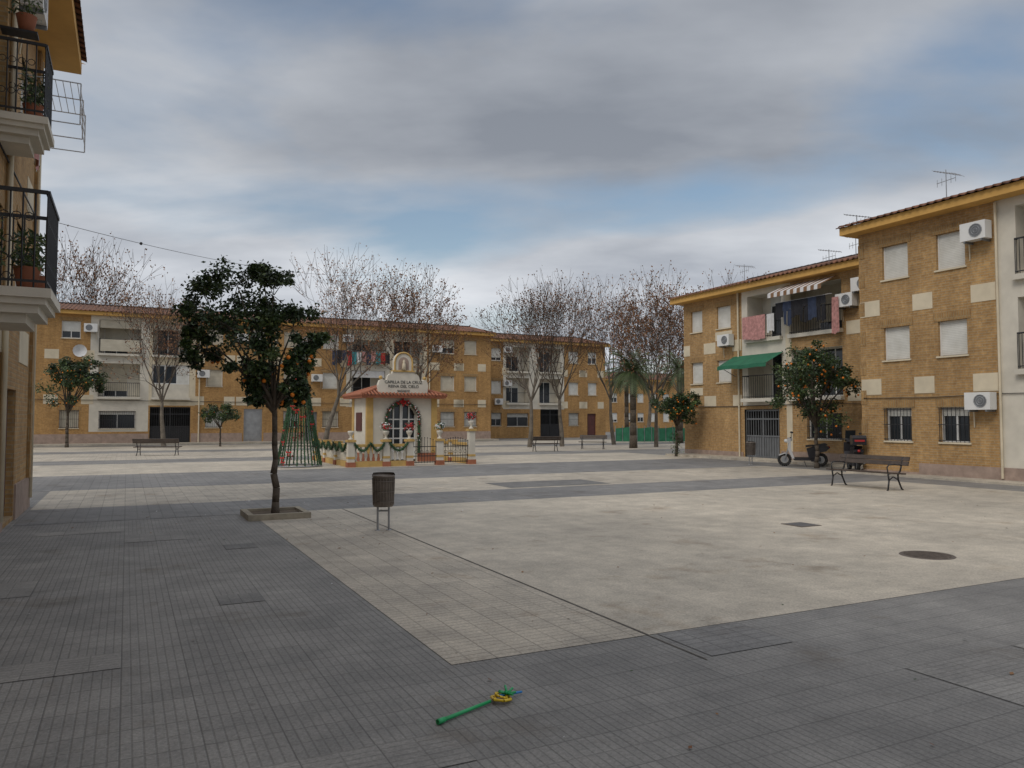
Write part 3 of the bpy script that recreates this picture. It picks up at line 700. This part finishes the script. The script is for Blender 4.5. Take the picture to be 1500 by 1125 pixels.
# ------------------------------------------------------------------ shrine
fs=Fr((8.55,30),(1,0),(0,-1)); WW=2.9; DD=2.3; EH=2.62
sh=empty('chapel_shrine',W(10,30,0)); bpy.context.view_layer.update()
def ch(mb,name):
    ob=mb.done(name); ob.parent=sh; ob.matrix_parent_inverse=sh.matrix_world.inverted(); return ob
mb=MB()
ar=.62; ac_=WW/2; spring=1.72
def archz(x): return spring+math.sqrt(max(0,ar*ar-(x-ac_)**2))
fs.quad(mb,[(0,0,0),(ac_-ar,0,0),(ac_-ar,EH,0),(0,EH,0)],'white'); fs.quad(mb,[(ac_+ar,0,0),(WW,0,0),(WW,EH,0),(ac_+ar,EH,0)],'white')
k=20
for i in range(k):
    t0=pi-pi*i/k; t1=pi-pi*(i+1)/k
    x0=ac_+ar*math.cos(t0); x1=ac_+ar*math.cos(t1); z0=spring+ar*math.sin(t0); z1=spring+ar*math.sin(t1)
    fs.quad(mb,[(x0,z0,0),(x1,z1,0),(x1,EH,0),(x0,EH,0)],'white'); fs.quad(mb,[(x0,z0,0),(x1,z1,0),(x1,z1,-.25),(x0,z0,-.25)],'white')
for x in (ac_-ar,ac_+ar): fs.quad(mb,[(x,0,0),(x,0,-.25),(x,spring,-.25),(x,spring,0)],'white')
fs.quad(mb,[(0,0,0),(0,0,-DD),(0,EH,-DD),(0,EH,0)],'white'); fs.quad(mb,[(WW,0,0),(WW,0,-DD),(WW,EH,-DD),(WW,EH,0)],'white'); fs.quad(mb,[(0,0,-DD),(WW,0,-DD),(WW,EH,-DD),(0,EH,-DD)],'white')
for a,b in ((-.03,.22),(WW-.22,WW+.03)): fs.box(mb,a,b,.35,EH-.02,-.2,.03,'gold')
fs.box(mb,-.03,.03,.35,EH-.02,-DD,-DD+.3,'gold'); fs.box(mb,-.05,ac_-ar-.02,0,.35,-DD-.02,.05,'terra'); fs.box(mb,ac_+ar+.02,WW+.05,0,.35,-DD-.02,.05,'terra')
fs.box(mb,-.04,.0,1.25,2.0,-1.6,-.8,'maroon')
ch(mb,'walls')
mb=MB()
fs.quad(mb,[(ac_-ar,0.05,-.25),(ac_+ar,.05,-.25),(ac_+ar,EH,-.25),(ac_-ar,EH,-.25)],'glass')
for x in (-ar+.03,-.33,-.03,.03,.33,ar-.03): fs.box(mb,ac_+x-.025,ac_+x+.025,.1,archz(ac_+x)-.01,-.23,-.18,'frame')
for z in (.12,.55,.95,1.35,1.72): fs.box(mb,ac_-ar+.01,ac_+ar-.01,z-.025,z+.025,-.228,-.182,'frame')
fs.box(mb,ac_-ar+.03,ac_+ar-.03,.12,.55,-.235,-.2,'frame')
ch(mb,'door')
mb=MB(); r=random.Random(4)
def fuzz(p0,p1,rad,dens,mts=('gar','gar','l2')):
    p0=Vector(p0);p1=Vector(p1); mb.tube(p0,p1,rad*.45,rad*.45,'gar',5)
    for i in range(int((p1-p0).length*dens)):
        p=p0.lerp(p1,r.random()); d=Vector((r.uniform(-1,1),r.uniform(-1,1),r.uniform(-1,1))).normalized(); q=d.orthogonal().normalized()*.012
        mb.face([p-q,p+q,p+d*rad*1.3],r.choice(mts))
pts=[fs.p(ac_-ar-.06,.3,.06)]+[fs.p(ac_+(ar+.07)*math.cos(pi-pi*i/10),spring+(ar+.07)*math.sin(pi-pi*i/10),.06) for i in range(11)]+[fs.p(ac_+ar+.06,.3,.06)]
for i in range(len(pts)-1): fuzz(pts[i],pts[i+1],.12,300,('maroon','gar','l1'))
for i in range(56):
    j=r.randrange(len(pts)-1); p=pts[j].lerp(pts[j+1],r.random())+Vector((r.gauss(0,.03),-.06,r.gauss(0,.03))); mb.ball(p,.032,r.choice(['red','maroon','wh']),6,4)
for i in range(26): mb.ball(fs.p(ac_,2.42,.12)+Vector((r.gauss(0,.10),r.gauss(0,.03),r.gauss(0,.07))),.04,'red',6,4)
ch(mb,'flower_garland')
mb=MB(); ov=.32; s0,s1=-ov,WW+ov; n0,n1=ov,-DD-ov; zr=EH+.05; D2=(n0-n1)/2; rise=.50; Wd=s1-s0
zt=zr+rise; c0=(s0+D2,zt,n0-D2); c1=(s1-D2,zt,n0-D2)
fs.box(mb,s0,s1,EH-.04,EH+.045,n1,n0,'terra')
for q in ([(s0,zr,n0),(s1,zr,n0),c1,c0],[(s1,zr,n0),(s1,zr,n1),c1],[(s1,zr,n1),(s0,zr,n1),c0,c1],[(s0,zr,n1),(s0,zr,n0),c0]):
    mb.face([fs.p(*c) for c in q],'tile')
p_=.15
k=int(Wd/p_)
for i in range(k+1):
    x=s0+.02+i*p_; l=min(x-s0,s1-x,D2); 
    if l>.02: mb.tube(fs.p(x,zr+.01,n0+.04),fs.p(x,zr+rise*l/D2+.02,n0-l),.05,.045,'terra',6,True); mb.tube(fs.p(x,zr+.01,n1-.04),fs.p(x,zr+rise*l/D2+.02,n1+l),.05,.045,'terra',6)
k=int((n0-n1)/p_)
for i in range(k+1):
    y=n0-.02-i*p_; l=min(n0-y,y-n1,D2)
    if l>.02: mb.tube(fs.p(s0-.04,zr+.01,y),fs.p(s0+l,zr+rise*l/D2+.02,y),.05,.045,'terra',6,True); mb.tube(fs.p(s1+.04,zr+.01,y),fs.p(s1-l,zr+rise*l/D2+.02,y),.05,.045,'terra',6,True)
for a,b in (((s0,zr,n0),c0),((s1,zr,n0),c1),((s0,zr,n1),c0),((s1,zr,n1),c1),(c0,c1)): mb.tube(fs.p(*a)+Vector((0,0,.03)),fs.p(*b)+Vector((0,0,.04)),.08,.07,'terra',7,True)
ch(mb,'tiled_roof')
mb=MB()
half=[(1.02,2.78),(1.06,3.1),(1.0,3.28),(.88,3.34),(.8,3.27),(.7,3.30),(.66,3.46),(.56,3.56),(.48,3.56),(.46,3.66)]
prof=[(ac_+x,z) for x,z in half]+[(ac_-x,z) for x,z in half[::-1]]
T=lambda p:fs.p(p.x,p.z,p.y)
mb.prism(prof,.10,-.10,'white',T)
nh=[(.40,3.662),(.40,4.05)]+[(.40*math.cos(pi*i/10),4.05+.40*math.sin(pi*i/10)) for i in range(1,10)]+[(-.40,4.05),(-.40,3.662)]
mb.prism([(ac_+x,z) for x,z in nh],.09,-.12,'white',T)
for i in range(10):
    t0=pi*i/10;t1=pi*(i+1)/10; mb.tube(fs.p(ac_+.37*math.cos(t0),4.05+.37*math.sin(t0),.10),fs.p(ac_+.37*math.cos(t1),4.05+.37*math.sin(t1),.10),.04,.04,'gold',5)
for x in (-.37,.37): mb.tube(fs.p(ac_+x,3.68,.10),fs.p(ac_+x,4.05,.10),.04,.04,'gold',5)
fs.box(mb,ac_-.46,ac_+.46,3.64,3.70,-.13,.14,'gold')
ni=[(.22,3.72),(.22,4.02)]+[(.22*math.cos(pi*i/8),4.02+.22*math.sin(pi*i/8)) for i in range(1,8)]+[(-.22,4.02),(-.22,3.72)]
mb.prism([(ac_+x,z) for x,z in ni],.094,.09,'plinth',T)
mb.lathe((0,0,0),[(.001,3.72),(.10,3.73),(.07,3.95),(.05,4.02),(.06,4.08),(.001,4.14)],'cream',8,T=lambda p:fs.p(ac_+p.x,p.z,.13+p.y))
for x in (-.93,.93): mb.ball((0,0,0),.08,'gold',8,5,T=lambda p:fs.p(ac_+x+p.x,3.40+p.z,p.y))
ch(mb,'bell_gable')
for i,t in enumerate(("CAPILLA DE LA CRUZ","REINA DEL CIELO","BADAJOZ")):
    cu=bpy.data.curves.new('lettering','FONT'); cu.body=t; cu.size=.165 if i<2 else .12; cu.align_x='CENTER'; cu.extrude=.004
    o=bpy.data.objects.new('lettering',cu); COL.objects.link(o); cu.materials.append(M['iron'])
    o.location=fs.p(ac_,3.17-.17*i,.108); o.rotation_euler=(pi/2,0,G); bpy.context.view_layer.update(); o.parent=sh; o.matrix_parent_inverse=sh.matrix_world.inverted()

mb=MB(); r=random.Random(9)
B0=27.4
bal=[(.03,0),(.045,.03),(.03,.06),(.06,.18),(.055,.26),(.025,.38),(.045,.46),(.03,.5)]
def pillar(a,b,h=.95,urn=True,flower=None):
    abbox(mb,a-.15,a+.15,b-.15,b+.15,0,.18,'terra'); abbox(mb,a-.12,a+.12,b-.12,b+.12,.18,h-.08,'white'); abbox(mb,a-.13,a+.13,b-.13,b+.13,.3,.38,'gold'); abbox(mb,a-.16,a+.16,b-.16,b+.16,h-.08,h,'gold')
    if urn: mb.lathe(W(a,b,h),[(.001,0),(.09,0),(.09,.04),(.035,.08),(.05,.14),(.11,.24),(.12,.30),(.10,.32),(.001,.32)],'white',12)
    if flower:
        for i in range(130):
            d=Vector((r.uniform(-1,1),r.uniform(-1,1),r.uniform(-.3,1))).normalized()*.24*r.random()**.4; p=W(a,b,h+.45)+d; q=d.orthogonal().normalized()*.03; e=d.cross(q).normalized()*.035
            mb.face([p-q,p+e,p+q,p-e],r.choice(flower))
def run(p0,p1,mt='white'):
    L=math.dist(p0,p1); d=((p1[0]-p0[0])/L,(p1[1]-p0[1])/L); f=Fr(p0,d,(-d[1],d[0]))
    f.box(mb,.12,L-.12,0,.2,-.09,.09,'gold'); f.box(mb,.12,L-.12,.72,.82,-.08,.08,'gold')
    n=int((L-.3)/.19)
    for i in range(n+1): mb.lathe(f.p(.18+(L-.36)*i/n,.21,0),[(a*1.1,z*1.02) for a,z in bal],mt,8)
def gate(p0,p1):
    L=math.dist(p0,p1); d=((p1[0]-p0[0])/L,(p1[1]-p0[1])/L); f=Fr(p0,d,(-d[1],d[0]))
    k=int((L-.3)/.1)
    for i in range(k+1):
        x=.15+(L-.3)*i/k; zt=.88+.12*math.sin(pi*i/k); mb.tube(f.p(x,.08,0),f.p(x,zt,0),.011,.011,'iron',4); mb.ball(f.p(x,zt+.03,0),.025,'iron',5,4)
        if i%2: mb.ring(f.p(x,.5,0),f.p(0,0,1)-f.p(0,0,0),.06,.009,'iron',8,4)
    for z in (.12,.35,.7): f.box(mb,.13,L-.13,z-.015,z+.015,-.015,.015,'iron')
for a,fl in ((7.2,None),(8.5,('gar','wh','red')),(9.4,('red','red','maroon','gar')),(10.6,('gar','wh')),(11.9,('red','maroon','red','gar'))):
    pillar(a,B0,1.35 if a==11.9 else .98,True,fl)
run((7.2,B0),(8.5,B0)); run((8.5,B0),(9.4,B0)); gate((9.4,B0),(10.6,B0)); gate((10.6,B0),(11.9,B0))
for b in (29.3,31.1,33.0): pillar(7.2,b,.9,False); pillar(11.9,b,.9,False)
for b0,b1 in ((27.4,29.3),(29.3,31.1),(31.1,33.0)): run((7.2,b0),(7.2,b1)); run((11.9,b0),(11.9,b1))
def swag(a0,b0,a1,b1):
    pr=None
    for i in range(9):
        t=i/8; p=W(a0+(a1-a0)*t,b0+(b1-b0)*t,.86-.28*math.sin(pi*t))
        if pr: fuzz(pr,p,.08,320)
        pr=p
for b0,b1 in ((27.5,28.4),(28.4,29.3),(29.3,30.2),(30.2,31.1),(31.1,32.0),(32,33)): swag(7.05,b0,7.05,b1)
swag(7.3,27.25,7.9,27.25); swag(7.9,27.25,8.4,27.25); swag(8.6,27.25,9.3,27.25)
mb.done('balustrade_fence',None,W(7.2,27.4,0))

# ------------------------------------------------------------------ cone christmas tree
mb=MB(); r=random.Random(5); c=Vector((-7.75,28.2,0)); Hc=4.3; Rc=.80
for i in range(18):
    a=2*pi*i/18; fuzz(c+Vector((Rc*math.cos(a),Rc*math.sin(a),.05)),c+Vector((.03*math.cos(a),.03*math.sin(a),Hc)),.055,170)
for j,t in enumerate((0,.16,.33,.5,.66,.82)):
    R0=Rc*(1-t); pts=[c+Vector((R0*math.cos(2*pi*i/14),R0*math.sin(2*pi*i/14),.05+Hc*t)) for i in range(15)]
    for i in range(14): mb.tube(pts[i],pts[i+1],.014,.014,'iron',4)
for k in range(44):
    t=.03+.9*r.random()**1.3; a=r.random()*6.28; R0=Rc*(1-t)+.03; p=c+Vector((R0*math.cos(a),R0*math.sin(a),.05+Hc*t)); tan=Vector((-math.sin(a),math.cos(a),0))
    for sgn in (-1,1): mb.face([p,p+tan*sgn*.10+Vector((0,0,.06)),p+tan*sgn*.11-Vector((0,0,.03))],'red'); mb.face([p,p+tan*sgn*.06-Vector((0,0,.12)),p+tan*sgn*.02-Vector((0,0,.12))],'red')
    mb.ball(p,.025,'red',6,4)
mb.ring(c+Vector((0,0,.04)),(0,0,1),Rc,.03,'steel',24,5)
mb.ball(c+Vector((0,0,Hc+.1)),.09,'gold',8,5)
mb.done('cone_christmas_tree',None,c)

def litter_bin(x,y,rot):
    mb=MB(); T=lambda p:Matrix.Rotation(rot,3,'Z')@p+Vector((x,y,0))
    mb.lathe((0,0,0),[(.001,.37),(.145,.37),(.155,.38),(.168,.82),(.176,.825),(.176,.85),(.160,.85),(.152,.80),(.14,.40),(.001,.40)],'bin',24,T)
    for i in range(24):
        a=2*pi*i/24; mb.tube(T(Vector((.158*math.cos(a),.158*math.sin(a),.40))),T(Vector((.171*math.cos(a),.171*math.sin(a),.81))),.006,.006,'bin',4)
    for z,rr in ((.45,.163),(.60,.168),(.76,.173)): mb.ring(T(Vector((0,0,z))),(0,0,1),rr,.006,'bin',24,4)
    for s in (-.085,.085):
        mb.tube(T(Vector((s,.02,0))),T(Vector((s,.02,.38))),.017,.017,'steel',8); mb.lathe((s,.02,0),[(.001,.012),(.045,.012),(.045,0)],'steel',10,T)
    mb.tube(T(Vector((-.085,.02,.30))),T(Vector((.085,.02,.30))),.014,.014,'steel',6)
    for i in range(12):
        a0=pi*i/12; a1=pi*(i+1)/12; mb.face([T(Vector((.176*math.cos(a0),.176*math.sin(a0),.85))),T(Vector((.176*math.cos(a1),.176*math.sin(a1),.85))),T(Vector((.16*math.cos(a1),.16*math.sin(a1),.885))),T(Vector((.16*math.cos(a0),.16*math.sin(a0),.885)))],'bin')
    mb.done('litter_bin',None,(x,y,0))
litter_bin(-1.98,11.95,.15); litter_bin(9.05,29.3,.6)

def bench(x,y,rot,L=1.8):
    mb=MB(); T=lambda p:Matrix.Rotation(rot,3,'Z')@p+Vector((x,y,0))
    def slat(y0,z0,y1,z1,th):
        d=Vector((0,y1-y0,z1-z0)); n=Vector((0,-(z1-z0),(y1-y0))).normalized()*th
        P={}
        for i,xx in enumerate((-L/2,L/2)):
            for j,(yy,zz) in enumerate(((y0,z0),(y1,z1))):
                for k in (0,1): P[(i,j,k)]=T(Vector((xx,yy,zz))+n*k)
        mb.box8(P,'wood')
    for i in range(3): slat(.24-.145*i,.44-.008*i,.24-.145*i-.13,.436-.008*i,.035)
    slat(-.235,.60,-.27,.70,.035); slat(-.275,.715,-.31,.81,.035)
    for xx in (-L/2+.18,L/2-.18):
        ft=[(.27,.0),(.24,.03),(.20,.25),(.23,.40),(.10,.415),(-.12,.40),(-.20,.45),(-.26,.62),(-.32,.80)]
        mb.path([T(Vector((xx,a,b))) for a,b in ft],.02,'iron',6)
        bk=[(-.12,.40),(-.13,.25),(-.24,.04),(-.30,.0)]
        mb.path([T(Vector((xx,a,b))) for a,b in bk],.02,'iron',6)
        mb.path([T(Vector((xx,a,b))) for a,b in [(.20,.25),(.05,.33),(-.13,.25)]],.014,'iron',6)
        mb.path([T(Vector((xx,a,b))) for a,b in [(.23,.42),(.26,.56),(.2,.62),(-.05,.62),(-.25,.60)]],.015,'iron',6)
    mb.done('park_bench',None,(x,y,0))
bench(8.85,19.4,G+pi/2,2.0)
bench(-16.9,36.9,G+.1-.45,2.1); bench(1.8,41.8,.3,1.6); bench(4.7,45,2.9,1.6)

def scooter(x,y,rot,bm,box=False,front=None):
    mb=MB(); T=lambda p:Matrix.Rotation(rot,3,'Z')@p+Vector((x,y,0)); fm=front or bm
    for wx in (-.62,.62):
        mb.ring(T(Vector((wx,0,.25))),T(Vector((0,1,0)))-T(Vector((0,0,0))),.195,.058,'rubber',20,8)
        for s in (-.03,.03): mb.lathe((0,0,0),[(.001,0),(.13,0)],'steel',14,T=lambda p:T(Vector((wx+p.x,s,.25+p.y))))
    mb.prism([(-.30,.22),(.28,.22),(.36,.30),(.30,.34),(-.22,.34)],-.15,.15,'scootb',T)
    mb.prism([(-.22,.30),(-.14,.66),(-.40,.74),(-.85,.76),(-.92,.68),(-.80,.56),(-.55,.50),(-.42,.32)],-.14,.14,bm,T)
    mb.prism([(-.10,.70),(-.12,.78),(-.45,.80),(-.78,.86),(-.86,.80),(-.80,.765),(-.40,.745)],-.12,.12,'scootb',T)
    mb.prism([(-.62,.20),(-.30,.18),(-.25,.30),(-.40,.42),(-.62,.34)],-.11,.11,'scootb',T)
    mb.prism([(.28,.30),(.36,.28),(.50,.62),(.48,.92),(.40,.95),(.40,.65)],-.20,.20,fm,T)
    mb.prism([(.44,.86),(.55,.88),(.50,1.04),(.36,1.06),(.34,.96)],-.12,.12,fm,T)
    mb.prism([(.46,.44),(.60,.50),(.80,.44),(.82,.38),(.62,.46)],-.07,.07,fm,T)
    for s in (-.085,.085): mb.tube(T(Vector((.46,s,.72))),T(Vector((.62,s,.25))),.022,.022,'steel',6)
    mb.tube(T(Vector((.40,-.33,1.05))),T(Vector((.40,.33,1.05))),.02,.02,'scootb',6,True)
    for s in (-1,1):
        mb.tube(T(Vector((.38,s*.22,1.05))),T(Vector((.36,s*.30,1.22))),.007,.007,'scootb',4); mb.ball((.36,s*.31,1.24),.05,'scootb',8,5,T,.7)
        mb.ball((.53,s*.09,.92),.045,'frame',8,5,T)
    mb.ball((.56,0,.93),.07,'frame',8,5,T); mb.ball((-.90,0,.70),.05,'lens',8,5,T)
    mb.prism([(-.85,.56),(-.83,.58),(-1.0,.38),(-1.02,.36)],-.08,.08,'scootb',T)
    mb.tube(T(Vector((-.3,-.15,.25))),T(Vector((-.85,-.17,.33))),.05,.045,'steel',8,True)
    mb.tube(T(Vector((-.05,.1,.2))),T(Vector((-.12,.28,0))),.012,.012,'scootb',5)
    if box:
        mb.prism([(-.62,.90),(-.60,1.12),(-.66,1.20),(-.98,1.20),(-1.04,1.12),(-1.0,.90)],-.21,.21,'scootb',T)
        mb.prism([(-1.045,1.0),(-1.045,1.06),(-1.03,1.06),(-1.03,1.0)],-.15,.15,'lens',T)
        mb.prism([(.44,.98),(.34,1.35),(.36,1.35),(.50,1.0)],-.16,.16,'glass',T)
    mb.done('scooter',None,(x,y,0))
scooter(10.62,28.3,pi-.30,'scootb',False,'scoot'); scooter(11.35,25.75,1.35,'scootb',True)

def manhole(x,y,R_,name='manhole_cover'):
    mb=MB(); mb.lathe((x,y,0),[(.001,.010),(R_*.9,.010),(R_*.91,.006),(R_*.94,.006),(R_*.95,.012),(R_,.012),(R_+.01,.005)],'iron_cast',36)
    for i in range(-4,5):
        hw=math.sqrt(max(0,(R_*.85)**2-(i*R_*.19)**2)); mb.box((x-hw,y+i*R_*.19-.012,.0105),(x+hw,y+i*R_*.19+.012,.016),'iron_cast')
    mb.done(name,None,(x,y,0))
manhole(5.2,9.75,.31)
mb=MB(); abbox(mb,9.79-.22,9.79+.22,9.16-.22,9.16+.22,.004,.012,'iron_cast'); 
for i in range(6): abbox(mb,9.79-.18,9.79+.18,9.16-.17+i*.06,9.16-.15+i*.06,.0125,.016,'grey')
mb.done('drain_cover',None,W(9.79,9.16,0))
mb=MB(); z=.018
p0=Vector((-.415,4.38,z)); p1=Vector((-.13,4.70,z)); p2=Vector((.06,4.86,z))
mb.tube(p0,p1,.012,.010,'pg',8,True); mb.tube(p0,p0.lerp(p1,.12),.016,.016,'pg',8,True)
mb.ring(p1+Vector((.065,.04,.004)),(0.05,.1,1),.062,.009,'py',6,6); mb.ring(p1+Vector((.065,.04,.02)),(0.3,.1,1),.036,.008,'py',12,6)
mb.tube(p1+Vector((.04,.03,.02)),p2,.009,.007,'pb',7,True)
for i in range(7): 
    a=i*.9; mb.tube(p1+Vector((.10,.07,.02)),p1+Vector((.10+.055*math.cos(a),.07+.055*math.sin(a),.03+.01*(i%3))),.010,.007,'pg',6,True)
mb.tube(p1+Vector((.03,.0,.01)),p1+Vector((.03,.11,.01)),.008,.008,'py',6,True)
mb.done('toy_wand',None,p0)
mb=MB(); r=random.Random(77)
for i in range(260):
    if i<80: p=Vector((-4.2+r.gauss(0,1.3),13.6+r.gauss(0,1.3),.012))
    else: p=Vector((r.uniform(-7,10),r.uniform(3.5,22),.012))
    d=Vector((r.uniform(-1,1),r.uniform(-1,1),r.uniform(-.1,.2))).normalized()*r.uniform(.008,.03); q=Vector((-d.y,d.x,.006))*.5
    mb.face([p-d,p+q,p+d,p-q],r.choice(['dry','dry2','l2','wh','dry']))
mb.done('fallen_leaves')
mb=MB(); p0=fL.p(17.7,5.7,.05); p1=Vector((-5.9,50,11.8)); pr=None
for i in range(41):
    t=i/40; p=p0.lerp(p1,t)-Vector((0,0,.9*4*t*(1-t)))
    if pr: mb.tube(pr,p,.007,.007,'grey',4)
    if i in (4,9,15): mb.ball(p,.04,'iron',5,4)
    pr=p
mb.done('overhead_cable')

# ------------------------------------------------------------------ world
wd=bpy.data.worlds.new("World"); scene.world=wd; wd.use_nodes=True; nt=wd.node_tree; nt.nodes.clear()
S_=Vector((-.50,-.60,.80)).normalized(); el=math.asin(S_.z); az=math.atan2(S_.x,S_.y)
sky=N(nt,'ShaderNodeTexSky'); sky.sky_type='NISHITA'; sky.sun_disc=False; sky.sun_elevation=el; sky.sun_rotation=az
sky.air_density=1.3; sky.dust_density=.8
tc=N(nt,'ShaderNodeTexCoord').outputs['Generated']
sx=N(nt,'ShaderNodeSeparateXYZ'); nt.links.new(tc,sx.inputs[0])
def mth(op,a,b=None,c=None,clamp=False):
    n=N(nt,'ShaderNodeMath',operation=op); n.use_clamp=clamp
    for i,v in enumerate((a,b,c)):
        if v is None: continue
        if isinstance(v,(int,float)): n.inputs[i].default_value=v
        else: nt.links.new(v,n.inputs[i])
    return n.outputs[0]
zz=mth('ADD',mth('MAXIMUM',sx.outputs[2],0.0),.16)
cb=N(nt,'ShaderNodeCombineXYZ'); nt.links.new(mth('DIVIDE',sx.outputs[0],zz),cb.inputs[0]); nt.links.new(mth('DIVIDE',sx.outputs[1],zz),cb.inputs[1])
mp=N(nt,'ShaderNodeMapping'); mp.inputs['Rotation'].default_value=(0,0,.15); mp.inputs['Scale'].default_value=(.75,.9,1); mp.inputs['Location'].default_value=(1.3,.4,0); nt.links.new(cb.outputs[0],mp.inputs[0])
n1=N(nt,'ShaderNodeTexNoise'); n1.inputs['Scale'].default_value=1.1; n1.inputs['Detail'].default_value=6; n1.inputs['Roughness'].default_value=.52; n1.inputs['Distortion'].default_value=.3; nt.links.new(mp.outputs[0],n1.inputs['Vector'])
mp2=N(nt,'ShaderNodeMapping'); mp2.inputs['Location'].default_value=(5.1,2.7,0); mp2.inputs['Scale'].default_value=(.6,.9,1); mp2.inputs['Rotation'].default_value=(0,0,.2); nt.links.new(cb.outputs[0],mp2.inputs[0])
n2=N(nt,'ShaderNodeTexNoise'); n2.inputs['Scale'].default_value=1.3; n2.inputs['Detail'].default_value=6; n2.inputs['Roughness'].default_value=.52; nt.links.new(mp2.outputs[0],n2.inputs['Vector'])
def gap(cx_,cz_,wx_,wz_,amt):
    dx=mth('DIVIDE',mth('SUBTRACT',sx.outputs[0],cx_),wx_); dz=mth('DIVIDE',mth('SUBTRACT',sx.outputs[2],cz_),wz_)
    r2_=mth('ADD',mth('MULTIPLY',dx,dx),mth('MULTIPLY',dz,dz)); return mth('MULTIPLY',mth('EXPONENT',mth('MULTIPLY',r2_,-1.0)),amt)
gsum=mth('ADD',mth('ADD',gap(.17,.27,.22,.05,.26),gap(-.22,.235,.22,.04,.17)),gap(.50,.38,.14,.06,.17))
mk=mth('SUBTRACT',mth('ADD',n1.outputs['Fac'],.09),gsum)
mask=ramp(nt,mk,.36,.56)
mask=mth('MULTIPLY_ADD',mask,.92,.08)
cc=N(nt,'ShaderNodeValToRGB'); nt.links.new(n2.outputs['Fac'],cc.inputs[0])
e=cc.color_ramp.elements; e[0].position=.36; e[0].color=(.27,.295,.34,1); e[1].position=.66; e[1].color=(.53,.555,.595,1)
hz=N(nt,'ShaderNodeValToRGB'); nt.links.new(sx.outputs[2],hz.inputs[0]); e=hz.color_ramp.elements
e[0].position=.0; e[0].color=(1.25,1.24,1.24,1); e[1].position=.30; e[1].color=(1.0,1.0,1.0,1)
x=e.new(.18); x.color=(1.5,1.48,1.45,1); x=e.new(.47); x.color=(.85,.86,.88,1); x=e.new(.75); x.color=(2.3,2.2,2.1,1)
ccol=mixc(nt,1.0,cc.outputs[0],hz.outputs[0],'MULTIPLY')
b1=N(nt,'ShaderNodeBackground'); nt.links.new(sky.outputs[0],b1.inputs[0]); b1.inputs[1].default_value=.10
b2=N(nt,'ShaderNodeBackground'); nt.links.new(ccol,b2.inputs[0]); b2.inputs[1].default_value=1.0
mx=N(nt,'ShaderNodeMixShader'); nt.links.new(mask,mx.inputs[0]); nt.links.new(b1.outputs[0],mx.inputs[1]); nt.links.new(b2.outputs[0],mx.inputs[2])
ou=N(nt,'ShaderNodeOutputWorld'); nt.links.new(mx.outputs[0],ou.inputs[0])
sl=bpy.data.lights.new('sun','SUN'); sl.energy=1.15; sl.angle=math.radians(25); sl.color=(1,.92,.82)
so=bpy.data.objects.new('sun',sl); COL.objects.link(so); so.rotation_euler=(-S_).to_track_quat('-Z','Y').to_euler(); so.location=(0,0,40)

cam=bpy.data.cameras.new('camera'); co=bpy.data.objects.new('camera',cam); COL.objects.link(co)
cam.sensor_width=36; cam.lens=27.12; cam.clip_end=3000; cam.clip_start=.05
co.location=(0,0,1.7); co.rotation_euler=(math.radians(92.66),0,0); scene.camera=co
scene.view_settings.view_transform='Standard'; scene.view_settings.look='None'; scene.view_settings.exposure=0
